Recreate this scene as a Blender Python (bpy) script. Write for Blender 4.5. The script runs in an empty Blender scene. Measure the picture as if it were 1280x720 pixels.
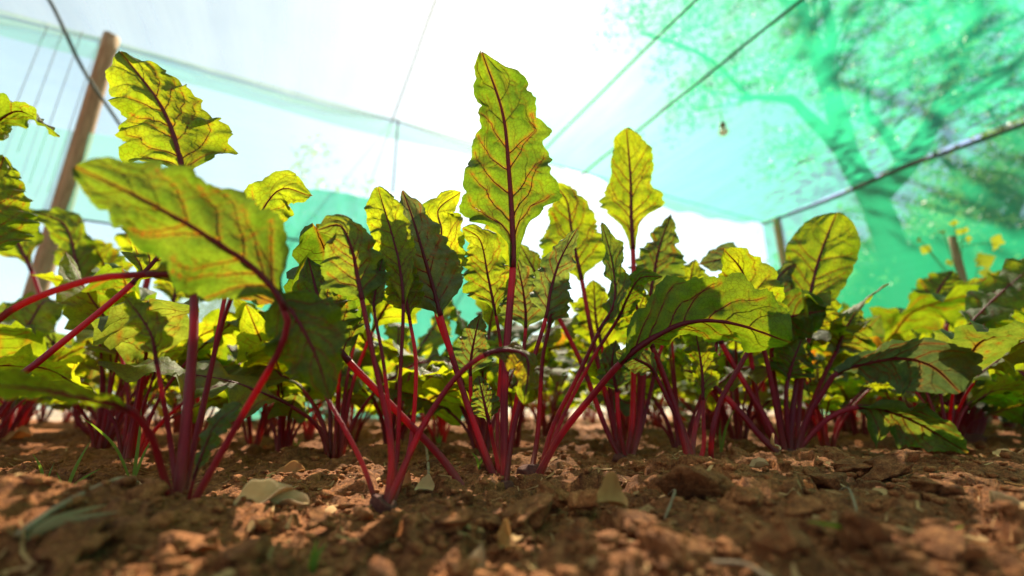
import bpy, math, random
import numpy as np
from mathutils import Vector

scene = bpy.context.scene
coll = scene.collection
RAD = math.radians

# ------------------------------------------------------------------ camera
CAM_H = 0.058
PITCH = 15.0
FPX = 569.0                      # focal length in pixels of the 1280 wide photograph
cam_data = bpy.data.cameras.new("camera")
cam = bpy.data.objects.new("camera", cam_data)
coll.objects.link(cam)
cam.location = (0, 0, CAM_H)
cam.rotation_euler = (RAD(90 + PITCH), 0, 0)
cam_data.sensor_width = 36.0
cam_data.lens = 36.0 * FPX / 1280.0
cam_data.clip_start = 0.01
cam_data.clip_end = 500.0
cam_data.dof.use_dof = True
cam_data.dof.focus_distance = 0.42
cam_data.dof.aperture_fstop = 2.8
cam_data.dof.aperture_blades = 9
scene.camera = cam

# ------------------------------------------------------------------ light
SUN_EL, SUN_AZ = 46.0, 7.0       # azimuth to the right of the view axis (+Y)
world = bpy.data.worlds.new("World")
scene.world = world
world.use_nodes = True
wn = world.node_tree.nodes; wl = world.node_tree.links
wn.clear()
sky = wn.new("ShaderNodeTexSky")
sky.sky_type = 'NISHITA'
sky.sun_disc = False
sky.sun_elevation = RAD(SUN_EL)
sky.sun_rotation = RAD(SUN_AZ)
sky.air_density = 1.0
sky.dust_density = 1.2
sky.ozone_density = 1.0
bg = wn.new("ShaderNodeBackground")
bg.inputs["Strength"].default_value = 0.05
wo = wn.new("ShaderNodeOutputWorld")
wl.new(sky.outputs[0], bg.inputs[0]); wl.new(bg.outputs[0], wo.inputs[0])

sun_data = bpy.data.lights.new("sun", 'SUN')
sun_data.energy = 5.0
sun_data.angle = RAD(0.6)
sun_data.color = (1.0, 0.87, 0.64)
sun = bpy.data.objects.new("sun", sun_data)
coll.objects.link(sun)
sd = Vector((math.sin(RAD(SUN_AZ)) * math.cos(RAD(SUN_EL)), math.cos(RAD(SUN_AZ)) * math.cos(RAD(SUN_EL)), math.sin(RAD(SUN_EL))))
sun.rotation_euler = sd.to_track_quat('Z', 'Y').to_euler()
sun.location = sd * 20

scene.view_settings.view_transform = 'Standard'
scene.view_settings.look = 'None'
scene.view_settings.gamma = 1.0
scene.view_settings.exposure = 2.1
scene.render.engine = 'CYCLES'
cy = scene.cycles
cy.use_denoising = True
cy.max_bounces = 9
cy.diffuse_bounces = 4
cy.transmission_bounces = 6
cy.glossy_bounces = 3
cy.transparent_max_bounces = 16
cy.sample_clamp_indirect = 6.0
cy.caustics_reflective = False
cy.caustics_refractive = False

# ------------------------------------------------------------------ helpers
CT, ST = math.cos(RAD(PITCH)), math.sin(RAD(PITCH))

def ray(px, py):
    x = (px - 640.0) / FPX; y = (360.0 - py) / FPX
    return np.array([x, CT - y * ST, y * CT + ST])

def at(px, py, depth):
    """point seen at pixel (px, py), at distance depth along +Y"""
    d = ray(px, py)
    return np.array([0, 0, CAM_H]) + d * (depth / d[1])

def at_height(px, py, z):
    d = ray(px, py)
    return np.array([0, 0, CAM_H]) + d * ((z - CAM_H) / d[2])

def hash2(ix, iy, seed):
    n = (ix.astype(np.int64) * 374761393 + iy.astype(np.int64) * 668265263 + seed * 1442695041) & 0xFFFFFFFF
    n = ((n ^ (n >> 13)) * 1274126177) & 0xFFFFFFFF
    n = (n ^ (n >> 16)) & 0xFFFFFFFF
    return (n & 0xFFFFFF).astype(float) / 0xFFFFFF

def vnoise(x, y, seed=0):
    ix = np.floor(x); iy = np.floor(y)
    fx = x - ix; fy = y - iy
    fx = fx * fx * (3 - 2 * fx); fy = fy * fy * (3 - 2 * fy)
    a = hash2(ix, iy, seed); b = hash2(ix + 1, iy, seed)
    c = hash2(ix, iy + 1, seed); d = hash2(ix + 1, iy + 1, seed)
    return (a + (b - a) * fx) * (1 - fy) + (c + (d - c) * fx) * fy

def cells(x, y, seed=0):
    """nearest cell: distance, random value, offset and a random tilt"""
    ix = np.floor(x); iy = np.floor(y)
    best = np.full(x.shape, 9.0); bx = np.zeros(x.shape); by = np.zeros(x.shape); ox = np.zeros(x.shape); oy = np.zeros(x.shape)
    for dx in (-1, 0, 1):
        for dy in (-1, 0, 1):
            cx = ix + dx; cyy = iy + dy
            qx = x - cx - hash2(cx, cyy, seed); qy = y - cyy - hash2(cx, cyy, seed + 7)
            d = np.hypot(qx, qy); m = d < best
            best = np.where(m, d, best); bx = np.where(m, cx, bx); by = np.where(m, cyy, by); ox = np.where(m, qx, ox); oy = np.where(m, qy, oy)
    return best, hash2(bx, by, seed + 13), ox, oy, hash2(bx, by, seed + 17) * 2 - 1, hash2(bx, by, seed + 19) * 2 - 1

def noise1(t, seed):
    t = np.asarray(t, float)
    return vnoise(t, np.zeros_like(t) + 0.37, seed) * 2 - 1

ROOF = 2.20
PL, PC, PR = (at_height(*q, ROOF)[:2] for q in ((146, 55), (952, 278), (1280, 148)))   # left post, corner post, a point of the right eave
print("posts", PL, PC, PR)
MOUNDS = []     # (x, y, radius, height) filled below

def ground_low(x, y):
    x = np.asarray(x, float); y = np.asarray(y, float)
    z = 0.020 * (vnoise(x * 2.6 + 5.3, y * 2.6 + 1.7, 3) - .5) + 0.016 * (vnoise(x * 8 + 2, y * 8, 4) - .5)
    for (mx, my, r, h) in MOUNDS:
        z = z + h * np.exp(-((x - mx) ** 2 + (y - my) ** 2) / (r * r))
    return z

def ground_z(x, y):
    x = np.asarray(x, float); y = np.asarray(y, float)
    z = ground_low(x, y) / .85
    wx = x + 0.012 * (vnoise(x * 40, y * 40, 21) - .5); wy = y + 0.012 * (vnoise(x * 40 + 9, y * 40, 22) - .5)
    for size, amp, tilt, sd_ in ((0.075, .020, .013, 31), (0.034, .0100, .0080, 41), (0.014, .0016, .0040, 51)):
        d, v, dx, dy, tx, ty = cells(wx / size, wy / size, sd_)
        body = np.clip(1.15 - d * d * 1.7, 0, 1) ** .7
        z = z + body * (amp * v * v + tilt * (tx * dx + ty * dy) * v)
    z = z - 0.0042 * np.abs(vnoise(x * 210, y * 210, 61) - .5) - 0.003 * np.abs(vnoise(x * 420, y * 420, 64) - .5) + 0.006 * (vnoise(x * 110, y * 110, 62) - .5) - .008 * np.abs(vnoise(x * 48, y * 48, 63) - .5)
    return z * .85 - 0.0095

def on_ground(px, py):
    """where the sight line through a pixel meets the soil"""
    ds = np.geomspace(.15, 8, 400); dr = ray(px, py)
    P = np.array([0, 0, CAM_H])[None] + dr[None] * (ds / dr[1])[:, None]
    hit = np.nonzero(P[:, 2] <= ground_low(P[:, 0], P[:, 1]))[0]
    lo = ds[hit[0]] if len(hit) else 8.0
    p = at(px, py, lo)
    return np.array([p[0], p[1], float(ground_low(p[0], p[1]))])

def mesh_from(name, V, F, mats, uv=None, attr=None, smooth=True, mat_idx=None):
    me = bpy.data.meshes.new(name)
    V = np.asarray(V, np.float32)
    if isinstance(F, np.ndarray) and F.ndim == 2:
        nf, k = F.shape
        me.vertices.add(len(V)); me.vertices.foreach_set("co", V.ravel())
        me.loops.add(nf * k); me.loops.foreach_set("vertex_index", F.astype(np.int32).ravel())
        me.polygons.add(nf)
        me.polygons.foreach_set("loop_start", np.arange(0, nf * k, k, dtype=np.int32))
        me.polygons.foreach_set("loop_total", np.full(nf, k, np.int32))
        flat = F.ravel()
        me.update(calc_edges=True)
    else:
        me.from_pydata([tuple(map(float, v)) for v in V], [], [tuple(int(i) for i in f) for f in F])
        flat = np.array([i for f in F for i in f])
        me.update()
    if smooth:
        me.polygons.foreach_set("use_smooth", np.ones(len(me.polygons), bool))
    if uv is not None:
        l = me.uv_layers.new(name="UVMap")
        l.data.foreach_set("uv", np.asarray(uv, np.float32)[flat].ravel())
    if attr:
        for k_, a in attr.items():
            at_ = me.attributes.new(k_, 'FLOAT', 'POINT')
            at_.data.foreach_set("value", np.asarray(a, np.float32))
    for m in (mats if isinstance(mats, (list, tuple)) else [mats]):
        me.materials.append(m)
    return me

def link(name, me, parent=None, loc=(0, 0, 0)):
    o = bpy.data.objects.new(name, me)
    coll.objects.link(o)
    o.location = loc
    if parent is not None: o.parent = parent
    return o

def tag(o, label=None, cat=None, group=None, kind=None):
    if label: o["label"] = label
    if cat: o["category"] = cat
    if group: o["group"] = group
    if kind: o["kind"] = kind
    return o

def empty(name, loc):
    o = bpy.data.objects.new(name, None)
    o.empty_display_size = 0.02
    coll.objects.link(o); o.location = loc
    return o

class Geo:
    """collects vertices and faces of ONE mesh"""
    def __init__(s): s.V = []; s.F = []; s.U = []; s.n = 0
    def add(s, V, F, U=None):
        s.V.append(np.asarray(V, float)); s.F += [tuple(int(i) + s.n for i in f) for f in F]
        s.U.append(np.zeros((len(V), 2)) if U is None else np.asarray(U, float))
        s.n += len(V)
    def mesh(s, name, mat, smooth=True):
        return mesh_from(name, np.concatenate(s.V), s.F, mat, uv=np.concatenate(s.U), smooth=smooth)

def norm(a):
    return a / (np.linalg.norm(a, axis=-1, keepdims=True) + 1e-12)

def spline(pts, n=160):
    """Catmull-Rom curve through pts, n samples evenly spread; also the position (0..1) of each control point"""
    P = np.asarray(pts, float)
    Q = np.vstack([2 * P[0] - P[1], P, 2 * P[-1] - P[-2]])
    out = []; m = 24
    for i in range(len(P) - 1):
        p0, p1, p2, p3 = Q[i:i + 4]
        t = np.linspace(0, 1, m, endpoint=False)[:, None]
        out.append(0.5 * (2 * p1 + (p2 - p0) * t + (2 * p0 - 5 * p1 + 4 * p2 - p3) * t ** 2 + (3 * p1 - p0 - 3 * p2 + p3) * t ** 3))
    C = np.vstack(out + [P[-1:]])
    s = np.concatenate([[0], np.cumsum(np.linalg.norm(np.diff(C, axis=0), axis=1))])
    knots = s[np.arange(len(P)) * m] / s[-1]
    t = np.linspace(0, 1, n); s = s / s[-1]
    return np.stack([np.interp(t, s, C[:, k]) for k in range(3)], 1), knots

def transport(T, B0, i0):
    """parallel transport of a side vector along tangents T starting at index i0"""
    n = len(T); B = np.zeros_like(T)
    b = B0 - T[i0] * np.dot(B0, T[i0]); B[i0] = norm(b)
    for rng in (range(i0 + 1, n), range(i0 - 1, -1, -1)):
        prev = B[i0]
        for i in rng:
            b = prev - T[i] * np.dot(prev, T[i]); prev = norm(b); B[i] = prev
    return B

def tube(C, R, sides, B0=None, prof=None, cap=True):
    C = np.asarray(C, float); n = len(C)
    T = norm(np.gradient(C, axis=0))
    if B0 is None:
        a = np.array([0, 0, 1.0]) if abs(T[0][2]) < .9 else np.array([1.0, 0, 0])
        B0 = np.cross(T[0], a)
    B = transport(T, norm(B0), 0); N = np.cross(T, B)
    th = np.linspace(0, 2 * math.pi, sides, endpoint=False)
    pr = np.ones(sides) if prof is None else prof(th)
    R = np.broadcast_to(R, (n,))
    V = C[:, None, :] + R[:, None, None] * pr[None, :, None] * (np.cos(th)[None, :, None] * B[:, None, :] + np.sin(th)[None, :, None] * N[:, None, :])
    V = V.reshape(-1, 3)
    i = np.arange(n - 1)[:, None] * sides; j = np.arange(sides)[None, :]; k = (j + 1) % sides
    F = np.stack([i + j, i + k, i + sides + k, i + sides + j], -1).reshape(-1, 4).tolist()
    if cap: F += [list(range(sides))[::-1], list(range((n - 1) * sides, n * sides))]
    L = np.concatenate([[0], np.cumsum(np.linalg.norm(np.diff(C, axis=0), axis=1))])
    U = np.stack([np.repeat(L, sides), np.tile(th / (2 * math.pi), n)], 1)
    return V, F, U

def blob(rng, sub=2, rough=.35, squash=(1, 1, .75)):
    """a lumpy clod: icosphere pushed about by 3D noise and a few flat breaks"""
    import bmesh
    bm = bmesh.new(); bmesh.ops.create_icosphere(bm, subdivisions=sub, radius=1.0)
    V = np.array([v.co[:] for v in bm.verts]); F = np.array([[v.index for v in f.verts] for f in bm.faces]); bm.free()
    s = rng.randint(0, 9999)
    r = 1 + rough * ((vnoise(V[:, 0] * 1.7 + V[:, 2] + 10, V[:, 1] * 1.7 - V[:, 2] * 1.3 + 10, s) - .5) * 1.6 + (vnoise(V[:, 0] * 4 + V[:, 2] * 3 + 20, V[:, 1] * 4 + V[:, 2] * 2 + 20, s + 1) - .5) * .8)
    V = V * r[:, None]
    for _ in range(7):
        n = norm(np.array([rng.gauss(0, 1) for _ in range(3)])); h = .45 + .4 * rng.random()
        d = V @ n
        V = V - np.maximum(d - h, 0)[:, None] * n * .85
    return V * np.array(squash), F

# ------------------------------------------------------------------ materials
def new_mat(name):
    m = bpy.data.materials.new(name); m.use_nodes = True
    nt = m.node_tree; nt.nodes.clear()
    out = nt.nodes.new("ShaderNodeOutputMaterial")
    return m, nt, out

def nd(nt, t, **kw):
    n = nt.nodes.new(t)
    for k, v in kw.items():
        if hasattr(n, k): setattr(n, k, v)
    return n

def ramp(nt, stops, fac=None, mode='LINEAR'):
    r = nt.nodes.new("ShaderNodeValToRGB"); r.color_ramp.interpolation = mode
    e = r.color_ramp.elements
    while len(e) < len(stops): e.new(.5)
    for el, (p, c) in zip(e, stops):
        el.position = p; el.color = (*c, 1) if len(c) == 3 else c
    if fac is not None: nt.links.new(fac, r.inputs[0])
    return r

def mixc(nt, a, b, f, mode='MIX'):
    m = nt.nodes.new("ShaderNodeMix"); m.data_type = 'RGBA'; m.blend_type = mode
    for s, v in ((m.inputs[0], f), (m.inputs[6], a), (m.inputs[7], b)):
        if hasattr(v, "is_linked"): nt.links.new(v, s)
        elif isinstance(v, (int, float)): s.default_value = v
        else: s.default_value = (*v, 1)
    return m.outputs[2]

def mathn(nt, op, a, b=0.0, clamp=False):
    m = nt.nodes.new("ShaderNodeMath"); m.operation = op; m.use_clamp = clamp
    for s, v in ((m.inputs[0], a), (m.inputs[1], b)):
        if hasattr(v, "is_linked"): nt.links.new(v, s)
        else: s.default_value = v
    return m.outputs[0]

def noise_tex(nt, scale, detail=4, rough=.6, vec=None, dist=0.0):
    n = nt.nodes.new("ShaderNodeTexNoise")
    n.inputs["Scale"].default_value = scale; n.inputs["Detail"].default_value = detail
    n.inputs["Roughness"].default_value = rough; n.inputs["Distortion"].default_value = dist
    if vec is not None: nt.links.new(vec, n.inputs["Vector"])
    return n

def make_soil_mat(name="soil", scale=1.0):
    m, nt, out = new_mat(name)
    geo = nd(nt, "ShaderNodeNewGeometry")
    n1 = noise_tex(nt, 9, 5, .65, geo.outputs["Position"])
    n2 = noise_tex(nt, 160, 5, .7, geo.outputs["Position"])
    n3 = noise_tex(nt, 900, 3, .7, geo.outputs["Position"])
    oi = nd(nt, "ShaderNodeObjectInfo")
    c1 = ramp(nt, [(.30, (.12, .041, .013)), (.5, (.30, .111, .034)), (.68, (.49, .215, .078))], n2.outputs[0]).outputs[0]
    c2 = ramp(nt, [(.3, (.55, .50, .46)), (.7, (1.25, 1.2, 1.1))], n1.outputs[0]).outputs[0]
    c = mixc(nt, c1, c2, 1.0, 'MULTIPLY')
    c3 = ramp(nt, [(.36, (.45, .42, .4)), (.64, (1.45, 1.45, 1.45))], n3.outputs[0]).outputs[0]
    c = mixc(nt, c, c3, .8, 'MULTIPLY')
    c = mixc(nt, c, ramp(nt, [(0, (.75, .7, .66)), (1, (1.25, 1.22, 1.2))], oi.outputs["Random"]).outputs[0], .7, 'MULTIPLY')
    p = nd(nt, "ShaderNodeBsdfPrincipled")
    p.inputs["Roughness"].default_value = .88; p.inputs["Specular IOR Level"].default_value = .25
    nt.links.new(c, p.inputs["Base Color"])
    b = nd(nt, "ShaderNodeBump"); b.inputs["Strength"].default_value = .9; b.inputs["Distance"].default_value = .0035
    h = mathn(nt, 'ADD', n2.outputs[0], mathn(nt, 'MULTIPLY', n3.outputs[0], .5))
    nt.links.new(h, b.inputs["Height"]); nt.links.new(b.outputs[0], p.inputs["Normal"])
    nt.links.new(p.outputs[0], out.inputs[0])
    return m

def make_leaf_mat():
    """object colour: R = how yellow, G = how worn / brown, B = how far shade and grey sky reflection are put into the colour"""
    m, nt, out = new_mat("beet_leaf")
    oi = nd(nt, "ShaderNodeObjectInfo")
    sep = nd(nt, "ShaderNodeSeparateColor"); nt.links.new(oi.outputs["Color"], sep.inputs[0])
    tc = nd(nt, "ShaderNodeTexCoord")
    vein = nd(nt, "ShaderNodeAttribute", attribute_name="vein")
    n1 = noise_tex(nt, 38, 4, .6, tc.outputs["Object"])
    n2 = noise_tex(nt, 210, 4, .65, tc.outputs["Object"])
    vor = nd(nt, "ShaderNodeTexVoronoi", feature='DISTANCE_TO_EDGE')
    vor.inputs["Scale"].default_value = 260
    dm = nd(nt, "ShaderNodeVectorMath", operation='ADD'); nt.links.new(tc.outputs["Object"], dm.inputs[0])
    sc = nd(nt, "ShaderNodeVectorMath", operation='SCALE'); nt.links.new(n2.outputs[1], sc.inputs[0]); sc.inputs["Scale"].default_value = .004
    nt.links.new(sc.outputs[0], dm.inputs[1]); nt.links.new(dm.outputs[0], vor.inputs["Vector"])
    ret = ramp(nt, [(0, (0, 0, 0)), (.10, (1, 1, 1))], vor.outputs[0]).outputs[0]      # fine net of veinlets
    # reflected colour
    cf = mixc(nt, (.028, .075, .010), (.07, .115, .016), sep.outputs[0])
    cf = mixc(nt, cf, (.13, .17, .10), sep.outputs[2])  # grey-green sky sheen of the leaf tops, put into the base colour
    cf = mixc(nt, cf, ramp(nt, [(.3, (.65, .68, .6)), (.7, (1.3, 1.25, 1.2))], n1.outputs[0]).outputs[0], 1.0, 'MULTIPLY')
    # light that comes through
    ct = mixc(nt, (.078, .20, .008), (.60, .68, .012), sep.outputs[0])
    ct = mixc(nt, ct, (.11, .15, .05), mathn(nt, 'MULTIPLY', sep.outputs[2], .95))
    ct = mixc(nt, ct, ramp(nt, [(.30, (.42, .55, .45)), (.70, (1.3, 1.15, 1.1))], n1.outputs[0]).outputs[0], .9, 'MULTIPLY')
    ct = mixc(nt, ct, mixc(nt, (.62, .45, .4), (1, 1, 1), ret), .75, 'MULTIPLY')
    # age: brown and orange blotches
    bl = ramp(nt, [(.45, (0, 0, 0)), (.62, (1, 1, 1))], noise_tex(nt, 24, 5, .65, tc.outputs["Object"]).outputs[0]).outputs[0]
    bf = mathn(nt, 'MULTIPLY', bl, sep.outputs[1], True)
    cf = mixc(nt, cf, (.20, .055, .02), bf); ct = mixc(nt, ct, (.72, .15, .015), bf)
    # red bleeding out of the veins
    vf = mathn(nt, 'MULTIPLY', mathn(nt, 'POWER', vein.outputs["Fac"], 2.2), .6, True)
    cf = mixc(nt, cf, (.12, .012, .018), vf); ct = mixc(nt, ct, (.62, .07, .012), vf)
    p = nd(nt, "ShaderNodeBsdfPrincipled")
    nt.links.new(cf, p.inputs["Base Color"])
    p.inputs["Specular IOR Level"].default_value = .32
    nt.links.new(mixc(nt, (.46, .46, .46), (.68, .68, .68), n2.outputs[0]), p.inputs["Roughness"])
    t = nd(nt, "ShaderNodeBsdfTranslucent"); nt.links.new(ct, t.inputs["Color"])
    b = nd(nt, "ShaderNodeBump"); b.inputs["Strength"].default_value = .35; b.inputs["Distance"].default_value = .0012
    hh = mathn(nt, 'ADD', mathn(nt, 'MULTIPLY', ret, .5), mathn(nt, 'MULTIPLY', n2.outputs[0], .8))
    nt.links.new(hh, b.inputs["Height"])
    nt.links.new(b.outputs[0], p.inputs["Normal"])
    mx = nd(nt, "ShaderNodeMixShader"); mx.inputs[0].default_value = .58
    nt.links.new(p.outputs[0], mx.inputs[1]); nt.links.new(t.outputs[0], mx.inputs[2])
    nt.links.new(mx.outputs[0], out.inputs[0])
    return m

def make_stalk_mat(name, c_dark, c_mid, c_light, trans, tf):
    m, nt, out = new_mat(name)
    uv = nd(nt, "ShaderNodeUVMap", uv_map="UVMap")
    mp = nd(nt, "ShaderNodeMapping"); mp.inputs["Scale"].default_value = (14, 13, 1)
    nt.links.new(uv.outputs[0], mp.inputs[0])
    oi = nd(nt, "ShaderNodeObjectInfo")
    off = nd(nt, "ShaderNodeVectorMath", operation='ADD'); nt.links.new(mp.outputs[0], off.inputs[0])
    cmb = nd(nt, "ShaderNodeCombineXYZ"); nt.links.new(mathn(nt, 'MULTIPLY', oi.outputs["Random"], 90.0), cmb.inputs[0]); nt.links.new(cmb.outputs[0], off.inputs[1])
    n1 = noise_tex(nt, 1.0, 6, .7, off.outputs[0])
    c = ramp(nt, [(.30, c_dark), (.52, c_mid), (.74, c_light)], n1.outputs[0]).outputs[0]
    n0 = noise_tex(nt, .22, 3, .5, off.outputs[0])
    c = mixc(nt, c, (c_dark[0] * .6, c_dark[1] * 1.5, c_dark[2] * 1.2), mathn(nt, 'MULTIPLY', ramp(nt, [(.4, (0, 0, 0)), (.65, (1, 1, 1))], n0.outputs[0]).outputs[0], .75))
    c = mixc(nt, c, (c_dark[0] * .8, c_dark[1], c_dark[2] * 1.3), mathn(nt, 'MULTIPLY', oi.outputs["Random"], .72))
    sx = nd(nt, "ShaderNodeSeparateXYZ"); nt.links.new(uv.outputs[0], sx.inputs[0])
    foot = ramp(nt, [(.012, (1, 1, 1)), (.055, (0, 0, 0))], sx.outputs[0]).outputs[0]
    nd_ = noise_tex(nt, 3.0, 5, .7, off.outputs[0])
    dirt = mathn(nt, 'MULTIPLY', foot, ramp(nt, [(.42, (0, 0, 0)), (.58, (1, 1, 1))], nd_.outputs[0]).outputs[0], True)
    if name == "beet_stalk": c = mixc(nt, c, (.22, .10, .045), mathn(nt, 'MULTIPLY', dirt, .85))
    p = nd(nt, "ShaderNodeBsdfPrincipled"); nt.links.new(c, p.inputs["Base Color"])
    p.inputs["Roughness"].default_value = .48; p.inputs["Specular IOR Level"].default_value = .35
    b = nd(nt, "ShaderNodeBump"); b.inputs["Strength"].default_value = .5; b.inputs["Distance"].default_value = .0012
    nt.links.new(n1.outputs[0], b.inputs["Height"]); nt.links.new(b.outputs[0], p.inputs["Normal"])
    t = nd(nt, "ShaderNodeBsdfTranslucent"); t.inputs["Color"].default_value = (*trans, 1)
    mx = nd(nt, "ShaderNodeMixShader"); mx.inputs[0].default_value = tf
    nt.links.new(p.outputs[0], mx.inputs[1]); nt.links.new(t.outputs[0], mx.inputs[2])
    nt.links.new(mx.outputs[0], out.inputs[0])
    return m

def make_plain(name, c1, c2, scale=30, rough=.8, trans=None, tf=0.0, spec=.3, stretch=None, bump=.4, bdist=.002):
    m, nt, out = new_mat(name)
    tc = nd(nt, "ShaderNodeTexCoord"); vec = tc.outputs["Object"]
    if stretch:
        mp = nd(nt, "ShaderNodeMapping"); mp.inputs["Scale"].default_value = stretch
        nt.links.new(vec, mp.inputs[0]); vec = mp.outputs[0]
    n1 = noise_tex(nt, scale, 6, .65, vec, .4)
    oi = nd(nt, "ShaderNodeObjectInfo")
    c = ramp(nt, [(.3, c1), (.7, c2)], n1.outputs[0]).outputs[0]
    c = mixc(nt, c, ramp(nt, [(0, (.7, .7, .7)), (1, (1.2, 1.2, 1.2))], oi.outputs["Random"]).outputs[0], .6, 'MULTIPLY')
    p = nd(nt, "ShaderNodeBsdfPrincipled"); nt.links.new(c, p.inputs["Base Color"])
    p.inputs["Roughness"].default_value = rough; p.inputs["Specular IOR Level"].default_value = spec
    if bump:
        b = nd(nt, "ShaderNodeBump"); b.inputs["Strength"].default_value = bump; b.inputs["Distance"].default_value = bdist
        nt.links.new(n1.outputs[0], b.inputs["Height"]); nt.links.new(b.outputs[0], p.inputs["Normal"])
    last = p.outputs[0]
    if trans:
        t = nd(nt, "ShaderNodeBsdfTranslucent"); t.inputs["Color"].default_value = (*trans, 1)
        mx = nd(nt, "ShaderNodeMixShader"); mx.inputs[0].default_value = tf
        nt.links.new(last, mx.inputs[1]); nt.links.new(t.outputs[0], mx.inputs[2]); last = mx.outputs[0]
    nt.links.new(last, out.inputs[0])
    return m

def make_net_mat(name, cover, refl, trans):
    """woven shade net: threads that glow when lit from behind, with open mesh between them"""
    m, nt, out = new_mat(name)
    tc = nd(nt, "ShaderNodeTexCoord")
    mp = nd(nt, "ShaderNodeMapping"); mp.inputs["Scale"].default_value = (1.0, 1.0, 14.0)
    nt.links.new(tc.outputs["UV"], mp.inputs[0])
    mp.inputs["Scale"].default_value = (1.6, 14.0, 1.0)
    n1 = noise_tex(nt, 1.0, 4, .6, mp.outputs[0])
    cv = mathn(nt, 'ADD', mathn(nt, 'MULTIPLY', mathn(nt, 'SUBTRACT', n1.outputs[0], .5), .20), cover, True)
    d = nd(nt, "ShaderNodeBsdfDiffuse"); d.inputs["Color"].default_value = (*refl, 1)
    t = nd(nt, "ShaderNodeBsdfTranslucent"); t.inputs["Color"].default_value = (*trans, 1)
    a = nd(nt, "ShaderNodeMixShader"); a.inputs[0].default_value = .62
    nt.links.new(d.outputs[0], a.inputs[1]); nt.links.new(t.outputs[0], a.inputs[2])
    tr = nd(nt, "ShaderNodeBsdfTransparent")
    mx = nd(nt, "ShaderNodeMixShader"); nt.links.new(cv, mx.inputs[0])
    nt.links.new(tr.outputs[0], mx.inputs[1]); nt.links.new(a.outputs[0], mx.inputs[2])
    nt.links.new(mx.outputs[0], out.inputs[0])
    return m

M_SOIL = make_soil_mat()
M_LEAF = make_leaf_mat()
M_STALK = make_stalk_mat("beet_stalk", (.075, .005, .016), (.29, .010, .027), (.52, .09, .10), (.95, .016, .026), .31)
M_CROWN = make_plain("root_crown", (.07, .02, .02), (.17, .06, .035), 120, .9, bump=.8, bdist=.003)
M_VEIN = make_stalk_mat("beet_vein", (.10, .006, .014), (.19, .010, .022), (.30, .025, .04), (.5, .02, .018), .35)
M_NET = make_net_mat("green_shade_net", .68, (.12, .28, .19), (.03, .52, .26))
M_NET_SKYLIT = make_net_mat("skylit_pale_net", .46, (.54, .60, .57), (.29, .38, .36))  # same roof net, with the bright sky behind put into its colour
M_NET_BACK = make_net_mat("back_shade_net", .36, (.40, .54, .50), (.34, .54, .51))
M_NET_HEM = make_net_mat("hem_shade_net", .46, (.16, .42, .34), (.16, .52, .42))
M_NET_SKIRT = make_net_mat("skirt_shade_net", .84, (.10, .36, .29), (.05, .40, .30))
M_WOOD = make_plain("weathered_wood", (.20, .12, .06), (.48, .32, .18), 18, .85, stretch=(6, 6, .6), bump=.7)
M_ROPE = make_plain("dark_rope", (.03, .05, .045), (.07, .10, .09), 60, .8)
M_WIRE = make_plain("thin_wire", (.16, .18, .18), (.3, .32, .32), 60, .5)
M_BARK = make_plain("bark", (.05, .038, .028), (.14, .11, .085), 6, .95, stretch=(3, 3, .7), bump=.8, bdist=.03)
M_TREELEAF = make_plain("tree_foliage", (.045, .10, .03), (.10, .16, .05), 2, .5, trans=(.18, .36, .08), tf=.45, bump=0)
M_DRY = make_plain("dry_leaf", (.34, .13, .04), (.56, .27, .09), 60, .8, trans=(.5, .28, .1), tf=.3)
M_PALE = make_plain("bleached_leaf", (.48, .28, .11), (.74, .48, .23), 70, .75, trans=(.5, .42, .3), tf=.3)
M_LITTER = make_plain("straw_litter", (.26, .12, .04), (.60, .36, .14), 40, .8, trans=(.4, .25, .1), tf=.25)
M_GRASS = make_plain("grass_blade", (.07, .14, .015), (.14, .22, .03), 40, .5, trans=(.28, .40, .03), tf=.45)
M_STRAW = make_plain("withered_grass", (.18, .14, .05), (.34, .27, .12), 40, .7)
M_TWIG = make_plain("dry_twig", (.16, .10, .05), (.36, .26, .15), 60, .85)
M_YLEAF = make_plain("young_yellow_leaf", (.16, .18, .02), (.26, .26, .03), 40, .5, trans=(.50, .50, .03), tf=.5)

# ------------------------------------------------------------------ soil
# mounds and clods of the bed, read off the soil line of the photograph
for (px, py, r, h) in [(900, 606, .040, .008), (560, 660, .05, .003), (1130, 575, .10, .006), (60, 560, .10, .004), (1240, 640, .10, .004)]:
    d = ray(px, py); t = -CAM_H / d[2]
    MOUNDS.append((d[0] * t, d[1] * t, r, h))

def grow(a, b, step0, ratio, cap=9.0):
    out = [a]; s = step0
    while out[-1] < b:
        out.append(out[-1] + s); s = min(s * ratio, cap)
    return out

ys = list(np.linspace(-1.2, .10, 40, endpoint=False)) + list(np.arange(.10, .66, .0020)) + grow(.66, 90, .0024, 1.022)
xr = list(np.arange(0, .56, .0022)) + grow(.56, 90, .0026, 1.028)
xs = np.array(sorted([-v for v in xr[1:]] + xr)); ys = np.array([-60, -25, -10, -5, -2.5] + ys)
X, Y = np.meshgrid(xs, ys)
Z = ground_z(X, Y)
far = np.clip((np.hypot(X, Y) - 5) / 4, 0, 1)
Z = Z * (1 - far)
nx, ny = len(xs), len(ys)
V = np.stack([X.ravel(), Y.ravel(), Z.ravel()], 1)
I = (np.arange(ny - 1)[:, None] * nx + np.arange(nx - 1)[None, :]).ravel()
F = np.stack([I, I + 1, I + nx + 1, I + nx], 1)
soil = link("soil", mesh_from("soil", V, F, M_SOIL))
tag(soil, "reddish brown cloddy garden soil of the beet bed", kind="structure")
print("soil verts", len(V))

rng = random.Random(5)
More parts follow.
